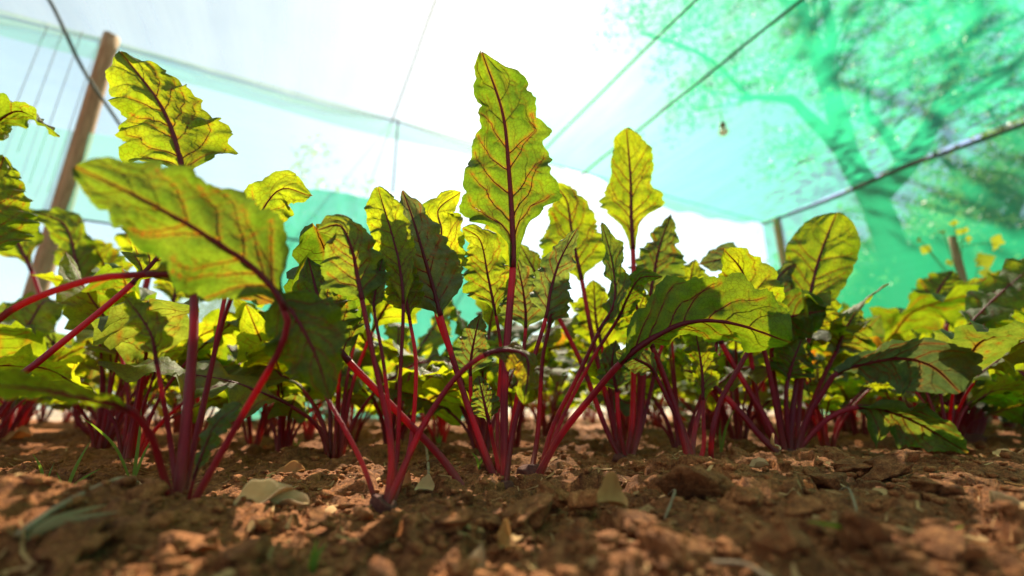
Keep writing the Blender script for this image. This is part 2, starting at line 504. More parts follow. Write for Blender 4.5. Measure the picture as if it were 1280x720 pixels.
# loose clods that can be told apart: pieces of the soil
clod_meshes = []
for i in range(9):
    v, f = blob(rng, 2 if i < 6 else 3, .5, (1, .85 + .3 * rng.random(), .6 + .25 * rng.random()))
    clod_meshes.append(mesh_from("soil_clod", v, f, M_SOIL, smooth=True))
for i in range(170):
    d = .20 * (1.9 / .20) ** (rng.random() ** 1.25)
    x = (rng.random() * 2 - 1) * 1.15 * d
    s = min(.022, .0045 + .006 * rng.random() ** 2 + .006 * d * rng.random())
    if d < .26: s = min(s, .008)
    o = link("soil_clod", clod_meshes[rng.randrange(9)], soil)
    o.location = (x, d, float(ground_z(x, d)) + s * .25)
    o.rotation_euler = (rng.uniform(-.5, .5), rng.uniform(-.5, .5), rng.uniform(0, 6.28))
    o.scale = (s * rng.uniform(.8, 1.3), s, s * rng.uniform(.7, 1.1))
big = []
for i in range(5):
    v, f = blob(rng, 4, .6, (1, .8 + .3 * rng.random(), .62 + .2 * rng.random()))
    k = v * 5
    fine = (vnoise(k[:, 0] * 1.4 + k[:, 2], k[:, 1] * 1.4 - k[:, 2] + 40, 7 + i) - .5) * .16 - np.abs(vnoise(k[:, 0] * 3 + k[:, 2] * 2, k[:, 1] * 3 - k[:, 2] * 2 + 90, 17 + i) - .5) * .12
    big.append(mesh_from("soil_clod", v * (1 + fine)[:, None], f, M_SOIL))
for (px, py, w) in [(655, 650, 34), (735, 632, 26), (690, 626, 20), (885, 618, 38), (930, 634, 28), (560, 664, 30), (800, 662, 26), (1012, 645, 26), (1125, 592, 34), (1078, 588, 24), (1175, 612, 22), (1045, 606, 20),
                    (70, 690, 40), (150, 668, 26), (215, 690, 30), (470, 672, 24), (395, 652, 18), (990, 690, 40), (1090, 680, 34), (1190, 690, 30), (850, 700, 44), (740, 700, 36), (300, 700, 30), (30, 600, 22), (815, 588, 16), (1200, 566, 24)]:
    q = on_ground(px, py); w_ = w / FPX * q[1]
    o = link("soil_clod", big[rng.randrange(5)], soil)
    o.location = (q[0], q[1] + w_ * .5, float(ground_low(q[0], q[1])) + w_ * .1)
    o.rotation_euler = (rng.uniform(-.4, .4), rng.uniform(-.4, .4), rng.uniform(0, 6.28)); o.scale = (w_ * rng.uniform(.9, 1.2), w_, w_ * rng.uniform(.55, .8))
# crumbs, too small and many to pick apart
v0, f0 = blob(rng, 1, .5, (1, .9, .75))
n = 12000
u = np.random.RandomState(3)
d = .16 * (2.4 / .16) ** (u.rand(n) ** 1.1); x = (u.rand(n) * 2 - 1) * 1.18 * d
z = ground_z(x, d)
s = (.0006 + .0034 * u.rand(n) ** 3.5) * (1 + .8 * d)
a = u.rand(n) * 6.28; ca, sa = np.cos(a), np.sin(a)
st = np.stack([.7 + .7 * u.rand(n), .7 + .5 * u.rand(n), .6 + .5 * u.rand(n)], 1)
B = v0[None] * st[:, None, :] * s[:, None, None]
B = np.stack([B[..., 0] * ca[:, None] - B[..., 1] * sa[:, None], B[..., 0] * sa[:, None] + B[..., 1] * ca[:, None], B[..., 2]], -1)
B = B + np.stack([x, d, z + s * .3], 1)[:, None, :]
Fc = (f0[None] + (np.arange(n) * len(v0))[:, None, None]).reshape(-1, 3)
o = link("soil_crumbs", mesh_from("soil_crumbs", B.reshape(-1, 3), Fc, M_SOIL, smooth=False), soil)
tag(o, kind="stuff")
# straw bits, root hairs and flakes lying on the soil
def litter(n, seed):
    u = np.random.RandomState(seed); V = []; F = []; k = 0
    for i in range(n):
        d = .19 * (1.5 / .19) ** u.rand(); x = (u.rand() * 2 - 1) * 1.15 * d; a = u.rand() * 6.28
        L = (.0025 + .007 * u.rand() ** 2) * (1 + .5 * d); w = .0004 + .0011 * u.rand() ** 2
        if u.rand() < .25: w = L * .3; L *= .6
        t = np.linspace(-1, 1, 4); bend = u.normal() * .5
        cx = x + L * (t * math.cos(a) - bend * t * t * math.sin(a)); cy_ = d + L * (t * math.sin(a) + bend * t * t * math.cos(a))
        cz = ground_z(cx, cy_); cz = np.maximum(cz, cz.mean()) + .0012 + L * .2 * u.normal() * t
        sx, sy = -math.sin(a) * w, math.cos(a) * w
        ww = np.array([.5, 1, 1, .4])
        V += [np.stack([cx + sx * ww, cy_ + sy * ww, cz], 1), np.stack([cx - sx * ww, cy_ - sy * ww, cz + w * .6], 1)]
        F += [(k + j, k + j + 1, k + 5 + j, k + 4 + j) for j in range(3)]; k += 8
    return np.concatenate(V), np.array(F)
v_, f_ = litter(900, 4)
o = link("straw_litter", mesh_from("straw_litter", v_, f_, M_LITTER, smooth=False), soil)
tag(o, kind="stuff")

# ------------------------------------------------------------------ beet leaves
SHAPES = {
    'ovate':  [(0, .07), (.07, .10), (.13, .24), (.19, .66), (.25, .93), (.32, 1.0), (.42, .95), (.55, .85), (.68, .76), (.80, .60), (.90, .40), (.96, .24), (1, .03)],
    'tri':    [(0, .08), (.08, .11), (.15, .20), (.20, .62), (.24, .94), (.29, 1.0), (.37, .93), (.47, .84), (.58, .80), (.70, .76), (.80, .64), (.88, .50), (.94, .30), (1, .02)],
    'oblong': [(0, .10), (.07, .20), (.15, .42), (.25, .66), (.38, .84), (.52, .96), (.65, 1.0), (.78, .95), (.88, .78), (.95, .52), (.985, .28), (1, .04)],
    'centre': ([(0, .07), (.10, .10), (.17, .32), (.22, .80), (.295, .92), (.39, .90), (.45, .80), (.50, .76), (.56, .66), (.63, .66), (.66, .52), (.70, .46), (.79, .45), (.87, .39), (.92, .28), (.97, .12), (1, .02)],
               [(0, .07), (.10, .12), (.20, .30), (.25, .62), (.30, .92), (.37, 1.0), (.42, .92), (.46, .82), (.51, .82), (.55, .70), (.58, .70), (.61, .84), (.65, .74), (.68, .62), (.74, .63), (.81, .66), (.87, .60), (.91, .44), (.96, .18), (1, .02)]),
    'tall':   ([(0, .08), (.10, .13), (.20, .30), (.28, .66), (.36, .96), (.44, 1.0), (.52, .88), (.57, .72), (.64, .70), (.72, .64), (.78, .70), (.86, .60), (.93, .42), (.97, .26), (1, .04)],
               [(0, .08), (.10, .13), (.20, .26), (.28, .50), (.34, .90), (.41, 1.0), (.47, .92), (.52, .66), (.60, .66), (.70, .72), (.80, .70), (.88, .58), (.94, .38), (.98, .2), (1, .04)]),
    'spade':  [(0, .08), (.05, .14), (.10, .45), (.16, .82), (.24, 1.0), (.36, .98), (.5, .88), (.65, .70), (.8, .47), (.9, .28), (1, .02)],
}

def smooth_interp(x, tab, v=0):
    if isinstance(tab, tuple):
        return np.where(np.asarray(v) >= 0, smooth_interp(x, tab[0]), smooth_interp(x, tab[1]))
    xp = np.array([p[0] for p in tab]); fp = np.array([p[1] for p in tab])
    xi = np.linspace(0, 1, 201); f = np.interp(xi, xp, fp)
    k = np.ones(5) / 5; g = np.convolve(np.pad(f, 2, mode='edge'), k, mode='valid')
    g[-4:] = f[-4:]
    return np.interp(x, xi, g)

def build_leaf(pts, kb, W, ref, roll=0.0, shape='ovate', fold=.25, cup=0.0, ruffle=.12, lobes=.10, twist=0.0, seed=0, r0=.005, r1=.0025, nu=60, nv=21, detail=2, stalk_sides=10, quilt=1.0):
    """One leaf of a beet: returns stalk, blade and vein geometry (numpy). pts run from soil to tip, kb = control point at which the blade begins.
    ref = direction the blade's face is turned away from (before roll); W = half width in metres."""
    rs = np.random.RandomState(seed + 11)
    C, kn = spline(pts, 200)
    L = np.linalg.norm(np.diff(C, axis=0), axis=1).sum()
    sb = kn[kb]; ib = int(round(sb * 199))
    T = norm(np.gradient(C, axis=0))
    im = int((ib + 199) / 2)
    B0 = np.cross(T[im], ref)
    if np.linalg.norm(B0) < .15: B0 = np.cross(T[im], np.array([0.3, 0.2, 1.0]))
    B0 = norm(B0)
    N0 = np.cross(B0, T[im])
    c, s_ = math.cos(RAD(roll)), math.sin(RAD(roll))
    B0 = B0 * c + N0 * s_
    Bf = transport(T, B0, im); Nf = np.cross(Bf, T)
    # stalk (runs on under the blade as the midrib)
    ns = max(10, int(ib / 7))
    idx = np.unique(np.linspace(0, ib + 4, ns).astype(int))
    fr = np.linspace(0, 1, len(idx))
    R = r0 + (r1 - r0) * fr ** .8 + r0 * .45 * np.exp(-fr / .06)
    prof = lambda th: 1 + .15 * np.cos(3 * th + seed) + .09 * np.cos(5 * th + 2 * seed) - .20 * np.exp(-((th - 1.57) / .45) ** 2)
    stalk = tube(C[idx], R, stalk_sides, Bf[0], prof)
    # blade
    Lb = L * (1 - sb)
    tb = np.linspace(sb, 1, 100); gt = np.linspace(0, 1, 200)
    Cb = np.stack([np.interp(tb, gt, C[:, k]) for k in range(3)], 1)
    Tb = norm(np.gradient(Cb, axis=0))
    BB = norm(np.stack([np.interp(tb, gt, Bf[:, k]) for k in range(3)], 1)); NB = np.cross(BB, Tb)
    if twist:
        an = RAD(twist) * (np.linspace(0, 1, 100) - .5)
        BB, NB = BB * np.cos(an)[:, None] + NB * np.sin(an)[:, None], NB * np.cos(an)[:, None] - BB * np.sin(an)[:, None]
    ub = np.linspace(0, 1, 100); tab = SHAPES[shape]
    lobn = 5.5 + 2.5 * rs.rand()
    teeth = 24 + 8 * rs.rand()
    ph = rs.rand(8) * 50; kf = 3.0 + 2.0 * rs.rand(2); am = .6 + .8 * rs.rand(4)
    def hw(u, v):
        sd_ = (v >= 0)
        w = smooth_interp(u, tab, v)
        e = np.where(sd_, noise1(u * 7 + ph[0], seed) * lobes + noise1(u * 19 + ph[1], seed + 1) * lobes * .42 + noise1(u * 47 + ph[4], seed + 5) * lobes * .34,
                     noise1(u * 7 + ph[2], seed + 2) * lobes + noise1(u * 19 + ph[3], seed + 3) * lobes * .42 + noise1(u * 47 + ph[5], seed + 6) * lobes * .34)
        # rounded lobes with sharper notches between them
        lk = u * lobn + np.where(sd_, ph[5], ph[7]) + .9 * noise1(u * 5 + ph[2], seed + 20)
        e = e + lobes * 1.0 * (np.abs(np.sin(3.14159 * lk)) ** .7 - .72) * np.clip((u - .12) * 6, 0, 1)
        # small uneven teeth along the margin
        tk = u * teeth + 1.5 * noise1(u * 9 + ph[6], seed + 12) + np.where(sd_, 0, .5)
        saw = (tk - np.floor(tk)); saw = np.where(saw < .7, saw / .7, (1 - saw) / .3)
        e = e + (saw - .5) * lobes * .38 * (.4 + .6 * vnoise(u * 12, np.where(sd_, 1.5, 7.5) + 0 * u, seed + 14))
        return W * w * (1 + e)
    def mp(u, v, lift=None):
        w = hw(u, v); s = v * w; av = np.abs(v)
        I3 = lambda A: np.stack([np.interp(u, ub, A[:, k]) for k in range(3)], -1)
        c0, b, nn = I3(Cb), norm(I3(BB)), norm(I3(NB))
        fo = fold * (1 - .35 * u)
        wn_ = smooth_interp(u, tab, v)
        side = np.where(v >= 0, 0, 1)
        rf = ruffle * W * wn_ * av ** 1.7 * np.where(v >= 0, am[0] * np.sin(6.283 * (kf[0] * u) + ph[4]) + .5 * am[1] * np.sin(6.283 * kf[0] * 2.3 * u + ph[5]),
                                           am[2] * np.sin(6.283 * (kf[1] * u) + ph[6]) + .5 * am[3] * np.sin(6.283 * kf[1] * 2.1 * u + ph[7]))
        h = np.abs(s) * math.sin(fo if not hasattr(fo, 'shape') else 0) if not hasattr(fo, 'shape') else np.abs(s) * np.sin(fo)
        sc = s * np.cos(fo)
        h = h - cup * s * s / max(W, 1e-6) + rf
        # broad uneven buckling of the sheet
        h = h + .20 * W * (vnoise(u * 4 + ph[0], v * 1.6 + 9 + ph[1], seed + 8) - .5) * np.minimum(1, av * 2)
        if lift is not None: h = h + lift
        return c0 + b * sc[..., None] + nn * h[..., None]
    # veins in leaf space (u along, v across)
    paths = []          # (u[], v[], radius0, radius1)
    nsec = 7 if detail >= 1 else 5
    for sgn in (-1, 1):
        for k in range(nsec):
            u0 = .06 + .80 * (max(0, k + .15 + rs.uniform(-.2, .2) + (.25 if sgn > 0 else 0)) / nsec) ** 1.05
            du = (.27 - .14 * u0) * rs.uniform(.75, 1.25) * min(1.3, W / (.30 * Lb) + .25)
            if k == 0: du *= .75
            t = np.linspace(0, 1, 9)
            vend = rs.uniform(.80, .93)
            uu = u0 + du * t ** rs.uniform(.85, 1.4) + .008 * np.sin(t * 5 + rs.rand() * 6)
            vv = sgn * vend * t
            ok = uu < .985
            if ok.sum() < 4: continue
            uu, vv, tt = uu[ok], vv[ok], t[ok]
            rr = r1 * (.27 - .11 * u0)
            paths.append((uu, vv, rr, rr * .32))
            if detail >= 1:
                nb = 4 if detail >= 2 else 2
                for q in range(nb):
                    t0 = rs.uniform(.18, .85); up = 1 if (q % 2) else -1
                    m = 5; t2 = np.linspace(0, 1, m); ln = rs.uniform(.16, .34) * (1.1 - .4 * t0)
                    ua = np.interp(t0, tt, uu); va = abs(np.interp(t0, tt, sgn * vv))
                    if up > 0: u2 = ua + ln * .52 * t2; v2 = va + ln * .28 * t2 ** 1.2
                    else:      u2 = ua + ln * .02 * t2 - ln * .06 * t2 ** 2; v2 = va + ln * .85 * t2
                    u2 = u2 + .006 * np.sin(t2 * 4 + q); v2 = np.minimum(v2, .95)
                    if u2.max() > .97: continue
                    paths.append((u2, sgn * v2, rr * .45, rr * .2))
    # metric flat positions for the distance field
    gu = np.linspace(0, 1, nu); gv = np.linspace(-1, 1, nv)
    U, Vv = np.meshgrid(gu, gv, indexing='ij')
    fx = U * Lb; fy = Vv * hw(U, Vv)
    dist = np.abs(fy) * 1.0
    for (uu, vv, ra, rb) in paths:
        qx = uu * Lb; qy = vv * hw(uu, vv)
        for a_ in range(len(uu) - 1):
            ax, ay, bx, by = qx[a_], qy[a_], qx[a_ + 1], qy[a_ + 1]
            ex, ey = bx - ax, by - ay; l2 = ex * ex + ey * ey + 1e-14
            t = np.clip(((fx - ax) * ex + (fy - ay) * ey) / l2, 0, 1)
            dist = np.minimum(dist, np.hypot(fx - ax - t * ex, fy - ay - t * ey) + (0 if ra > r1 * .2 else W * .03))
    sig = W * .045
    lift = -quilt * W * .09 * (1 - np.exp(-(dist / (W * .10)) ** 2))
    lift = lift + quilt * W * .045 * (vnoise(U * 22, Vv * 12 + 5, seed + 9) - .5)
    lift = lift * np.minimum(1, (1 - np.abs(Vv)) * 5 + .2)
    P = mp(U, Vv, lift)
    blade_V = P.reshape(-1, 3)
    ii = (np.arange(nu - 1)[:, None] * nv + np.arange(nv - 1)[None, :]).ravel()
    blade_F = np.stack([ii, ii + 1, ii + nv + 1, ii + nv], 1)
    blade_uv = np.stack([U.ravel(), (Vv.ravel() + 1) / 2], 1)
    vein = np.exp(-(dist / sig) ** 1.2).ravel()
    # vein tubes
    g = Geo()
    um = np.concatenate([np.linspace(0, .9, 22), [.95, .985]])
    mid = mp(um, np.zeros_like(um))
    g.add(*tube(mid, r1 * (1.0 * (1 - um) ** .8 + .10), 6 if detail else 4, cap=True))
    for (uu, vv, ra, rb) in paths:
        g.add(*tube(mp(uu, vv), np.linspace(ra, rb, len(uu)), 4 if (detail and ra > r1 * .2) else 3, cap=False))
    return stalk, (blade_V, blade_F, blade_uv, vein), g

def leaf_objects(plant, base, geo, color, with_veins=True):
    (sv, sf, su), (bv, bf, buv, vein), g = geo
    st = link("leaf_stalk", mesh_from("leaf_stalk", sv - base, sf, M_STALK, uv=su), plant)
    bl = link("leaf_blade", mesh_from("leaf_blade", bv - base, bf, M_LEAF, uv=buv, attr={"vein": vein}), plant)
    bl.color = (*color, 1)
    if with_veins:
        g.V = [np.concatenate(g.V) - base]; g.U = [np.concatenate(g.U)]
        link("leaf_veins", g.mesh("leaf_veins", M_VEIN), bl)
    return st, bl

SEED = [100]
HEROES = []
def hero_plant(label, base_px, leaves, depth=None, group="beet plants in the front row"):
    base = on_ground(*base_px) if depth is None else at(base_px[0], base_px[1], depth)
    if depth is not None: base[2] = float(ground_low(base[0], base[1]))
    D = base[1]; HEROES.append((base[0], base[1])); print("plant", base_px, round(D, 3))
    plant = tag(empty("beet_plant", base), label, "beet plant", group)
    cv, cf_ = blob(random.Random(len(HEROES)), 3, .35, (.013, .013, .012))
    link("root_crown", mesh_from("root_crown", cv * (D / .42), cf_, M_CROWN), plant, (0, .002, -.006))
    for lf in leaves:
        SEED[0] += 7; sd_ = SEED[0]
        rr = random.Random(sd_)
        pts = [base + np.array([rr.uniform(-.004, .004) + (lf['p'][0][0] - base_px[0]) / FPX * D * .12, rr.uniform(-.004, .004), -.012])]
        bx = lf.get('b0')
        if bx: q = on_ground(*bx); pts = [np.array([q[0], q[1], q[2] - .012])]
        for (x, y, dd) in lf['p']:
            pts.append(at(x, y, D + dd))
        kb = lf['k'] + 1
        dm = pts[-1][1] * .5 + pts[kb][1] * .5
        W = lf['w'] * (1.0 if lf['w'] > 39 else .90) / FPX * dm
        mid = (pts[-1] + pts[kb]) / 2
        ref = norm(mid - np.array([0, 0, CAM_H]))
        r0 = lf.get('r0', 5.2) * .66 / FPX * D; r1 = lf.get('r1', 2.9) * .82 / FPX * D
        geo = build_leaf(pts, kb, W, ref, lf.get('roll', 0), lf.get('s', 'ovate'), lf.get('fold', .25), lf.get('cup', 0), lf.get('ruf', .24), lf.get('lob', .20),
                         lf.get('tw', 0), sd_, r0, r1, nu=lf.get('nu', 92), nv=23)
        leaf_objects(plant, base, geo, (lf.get('y', .4), lf.get('a', 0), lf.get('d', 0)))
    return plant

def lf(p, k, w, **kw):
    kw.update(p=p, k=k, w=w); return kw

# --- front plants: each leaf is a chain of (pixel x, pixel y, metres behind the plant's foot)
hero_plant("nearest beet plant at left with thick red stalk and broad bent green leaf", (228, 632), [
    lf([(236, 500, .0), (243, 400, .01), (240, 320, .015), (231, 235, .02), (222, 185, .02), (200, 130, .02), (151, 65, .015)], 3, 66, s='ovate', y=.62, r0=9, r1=4.6, ruf=.16, fold=.2),
    lf([(300, 525, -.02), (352, 432, -.04), (357, 388, -.05), (322, 340, -.06), (262, 297, -.075), (180, 250, -.09), (93, 208, -.10)], 2, 76, s='ovate', y=.22, d=.1, r0=6.5, r1=4.0, roll=8, ruf=.14),
    lf([(262, 470, .01), (290, 372, .0), (322, 352, -.02), (347, 368, -.03), (372, 400, -.035), (395, 445, -.035), (413, 500, -.03)], 3, 50, s='spade', y=.28, r1=3.0, roll=-10),
    lf([(203, 590, -.02), (188, 545, -.04), (160, 512, -.06), (110, 498, -.08), (40, 485, -.09), (-60, 478, -.10)], 2, 34, s='oblong', y=.5, roll=62, r0=6, r1=4, ruf=.08),
    lf([(214, 560, .0), (204, 500, -.01), (196, 455, -.015), (188, 415, -.02), (158, 372, -.02)], 2, 26, y=.6, roll=35),
    lf([(242, 600, -.01), (256, 560, -.015), (272, 528, -.02), (302, 505, -.02)], 0, 15, s='oblong', y=.2, d=.4, r0=4, r1=2, roll=40),
    lf([(252, 520, .03), (270, 430, .04), (283, 365, .045), (300, 320, .05), (345, 240, .05), (390, 245, .045)], 2, 40, y=.55, roll=20),
])
hero_plant("beet plant cut by the left edge, long stalks reaching in above the soil", (-70, 612), [
    lf([(-40, 470, -.03), (0, 398, -.08), (100, 353, -.11), (185, 343, -.12), (260, 348, -.12), (346, 380, -.12)], 3, 38, s='spade', y=.3, a=.5, d=.3, r0=6, r1=3.6, roll=-35, fold=.5),
    lf([(-10, 503, 0), (45, 455, .0), (110, 402, .01), (165, 355, .02), (200, 318, .03), (245, 250, .04)], 3, 42, y=.7, r0=6.5, r1=4, roll=25),
    lf([(-75, 420, .02), (-70, 280, .03), (-40, 190, .04), (0, 150, .04), (30, 140, .04), (74, 171, .04)], 2, 28, y=.35, roll=-35, r0=5, r1=2.4),
    lf([(-60, 480, .1), (-40, 380, .1), (-20, 330, .1), (-5, 230, .1), (5, 195, .1)], 2, 45, y=.4),
])
hero_plant("beet plant with thick red stalks behind the left front one", (150, 548), [
    lf([(120, 500, .0), (75, 435, .0), (40, 340, .0), (14, 285, .0), (-5, 240, .0), (-20, 190, .0)], 2, 34, y=.45, r0=4.6, r1=2.8, roll=30),
    lf([(108, 500, .02), (107, 430, .02), (103, 372, .02), (96, 330, .02), (80, 280, .03), (30, 262, .03)], 2, 28, y=.4, roll=25, r0=4),
    lf([(152, 480, .01), (172, 400, .01), (186, 340, .01), (195, 290, .02), (188, 225, .02)], 2, 44, y=.75, r0=7, r1=4.4),
    lf([(160, 520, -.02), (158, 480, -.02), (150, 430, -.02), (140, 375, -.02)], 1, 32, s='oblong', y=.8, r0=4, r1=2.2, lob=.05),
    lf([(100, 530, -.02), (90, 480, -.03), (60, 420, -.04), (0, 400, -.04), (-40, 420, -.04)], 1, 34, y=.3, d=.3, roll=50),
    lf([(175, 500, .05), (200, 430, .05), (215, 385, .05), (222, 345, .05), (225, 290, .05)], 2, 34, y=.7),
    lf([(160, 490, .06), (140, 400, .06), (140, 360, .06), (128, 325, .06), (112, 300, .06)], 2, 30, y=.5, roll=30),
])
hero_plant("slender beet plant left of centre with twisted leaf and crossing pink stalk", (478, 622), [
    lf([(489, 560, .0), (466, 440, .0), (453, 375, .0), (446, 340, .0), (440, 312, -.005), (425, 282, -.01), (396, 288, -.015)], 2, 44, s='spade', y=.38, d=.25, r0=5.4, r1=3.6, ruf=.2, fold=.35),
    lf([(491, 580, .01), (480, 460, .01), (468, 390, .01), (470, 362, .01), (478, 322, .01)], 2, 15, y=.45, d=.2, r0=5, r1=2.5, roll=25),
    lf([(495, 580, .02), (500, 470, .02), (504, 380, .02), (500, 335, .02), (492, 300, .02), (472, 234, .02)], 2, 30, s='oblong', y=.8, r0=4.8, r1=2.8),
    lf([(502, 590, .0), (530, 530, .0), (568, 474, -.005), (605, 444, -.01), (640, 438, -.01), (660, 452, -.01), (655, 505, -.01)], 3, 24, y=.4, a=.35, r0=6, r1=3.8, roll=35, fold=.5),
    lf([(455, 585, .0), (430, 535, .0), (405, 490, .01), (390, 445, .015), (375, 380, .02)], 2, 34, y=.5, r0=4.5, r1=3),
    lf([(512, 560, .05), (520, 460, .05), (512, 400, .05), (506, 360, .05), (497, 300, .05)], 2, 28, y=.75),
])
hero_plant("centre beet plant with the tallest upright green leaf", (628, 602), [
    lf([(630, 500, .0), (635, 410, .0), (641, 335, .0), (641, 290, .0), (636, 210, .0), (628, 140, -.005), (602, 64, -.015)], 2, 77, s='centre', y=.20, r0=7.5, r1=5.2, nu=120, fold=.16, ruf=.13, lob=.16),
    lf([(608, 570, .0), (576, 480, .0), (551, 395, -.005), (543, 365, -.005), (530, 320, -.01), (515, 270, -.012), (503, 238, -.01)], 2, 46, s='spade', y=.25, d=.85, r0=6, r1=3.8, fold=.3, roll=-8),
    lf([(601, 560, .02), (566, 450, .02), (545, 390, .02), (545, 345, .02), (552, 290, .02), (548, 262, .02), (576, 240, .015)], 2, 40, y=.85, r0=4.5, r1=2.8, roll=10, ruf=.2),
    lf([(555, 575, -.01), (500, 517, -.02), (437, 452, -.03), (412, 420, -.03), (400, 380, -.03), (385, 322, -.03)], 2, 44, s='spade', y=.3, d=.15, r0=7, r1=4.6, b0=(590, 606)),
    lf([(622, 520, .04), (626, 440, .04), (620, 395, .04), (610, 345, .04), (600, 300, .04), (578, 285, .035)], 2, 38, y=.62, d=.1, r0=4.5, r1=2.6, ruf=.2),
    lf([(641, 540, .0), (660, 470, .0), (682, 398, .0), (688, 365, .0), (700, 325, .0), (722, 285, .0)], 2, 30, s='spade', y=.35, d=.6, r0=5, r1=3),
    lf([(604, 560, .015), (590, 505, .015), (588, 470, .015), (590, 440, .01), (600, 392, .005)], 2, 27, s='spade', y=.2, d=.5, r0=4.5),
    lf([(622, 580, .01), (615, 548, .01), (612, 530, .005), (606, 505, .0), (598, 470, .0)], 2, 20, y=.3, d=.35, r0=4),
    lf([(636, 560, .06), (650, 470, .06), (657, 410, .06), (655, 370, .06), (645, 320, .06)], 2, 36, s='spade', y=.4, d=.6),
])
hero_plant("beet plant whose long stalk lies low and carries an arching green leaf to the right", (664, 590), [
    lf([(700, 545, -.005), (738, 497, -.015), (775, 454, -.03), (812, 425, -.04), (860, 403, -.045), (915, 404, -.05), (988, 428, -.055)], 2, 56, s='oblong', y=.32, r0=6.4, r1=4.6, roll=-38, fold=.75, ruf=.10),
    lf([(690, 535, .01), (718, 478, .01), (748, 415, .01), (768, 378, .01), (766, 330, .015), (752, 278, .02)], 2, 30, y=.45, d=.3, roll=58, r0=5, r1=3),
    lf([(700, 530, .03), (740, 450, .03), (772, 400, .025), (783, 375, .02), (800, 348, .01), (828, 346, .0)], 2, 20, s='spade', y=.3, r0=4, r1=2.4),
    lf([(672, 540, .04), (678, 450, .04), (686, 410, .04), (690, 385, .04), (700, 340, .05)], 2, 28, y=.35, d=.6, roll=30),
])
hero_plant("beet plant right of centre with a tall narrow yellow leaf held upright", (782, 573), [
    lf([(790, 530, .0), (792, 440, .0), (792, 350, .0), (791, 312, .0), (789, 270, .0), (788, 220, .0), (783, 160, -.01)], 3, 41, s='tall', y=.92, r0=5.2, r1=3.4, fold=.12, ruf=.10, lob=.14),
    lf([(768, 540, .01), (742, 430, .01), (727, 350, .01), (720, 318, .01), (714, 285, .01), (708, 250, .005), (690, 228, .0)], 2, 46, s='spade', y=.68, r0=5.4, r1=3.3, ruf=.18),
    lf([(757, 535, .0), (727, 455, .0), (694, 388, .0), (682, 365, .0), (668, 338, .0), (650, 305, .0)], 2, 27, y=.3, d=.2, r0=5.2, r1=3.2),
    lf([(800, 530, .02), (807, 440, .02), (813, 370, .02), (818, 340, .02), (824, 310, .02), (838, 268, .02)], 2, 38, s='spade', y=.42, d=.35, r0=5, r1=3, roll=18),
    lf([(776, 545, -.01), (772, 510, -.015), (771, 490, -.015), (765, 455, -.02), (770, 425, -.02)], 2, 22, s='spade', y=.2, d=.4, r0=4),
    lf([(806, 520, .05), (825, 440, .05), (845, 400, .05), (858, 370, .05), (868, 325, .05)], 2, 42, s='spade', y=.95, r0=4.4, r1=2.8),
    lf([(797, 535, .03), (800, 460, .03), (800, 420, .03), (790, 395, .03), (775, 355, .03)], 2, 34, y=.85),
    lf([(770, 540, .06), (760, 470, .06), (752, 430, .06), (745, 400, .06), (742, 350, .06)], 2, 30, y=.8),
])
hero_plant("beet plant with dark purple stalks between the yellow leaf and the bushy right plant", (866, 582), [
    lf([(850, 530, .0), (832, 475, .0), (816, 435, .0), (806, 410, .0), (795, 380, .0), (790, 350, .0)], 2, 30, y=.8, r0=6.5, r1=4),
    lf([(889, 550, -.01), (900, 502, -.01), (926, 455, -.01), (940, 425, -.005), (938, 385, .0), (928, 340, .0), (905, 312, -.02)], 3, 46, s='spade', y=.95, r0=5, r1=3.2, ruf=.2, b0=(888, 578)),
    lf([(879, 560, .0), (879, 520, .0), (879, 500, .0), (877, 460, .0), (868, 405, .0)], 2, 26, s='oblong', y=.75, d=.0, r0=4.6, r1=2.5, fold=.6, roll=20),
    lf([(855, 540, .0), (835, 500, .0), (820, 470, -.005), (808, 455, -.01), (770, 440, -.02)], 2, 20, y=.4, d=.5, r0=6),
    lf([(870, 530, .04), (890, 470, .04), (895, 430, .04), (900, 400, .04), (905, 350, .04)], 2, 36, y=.8),
])
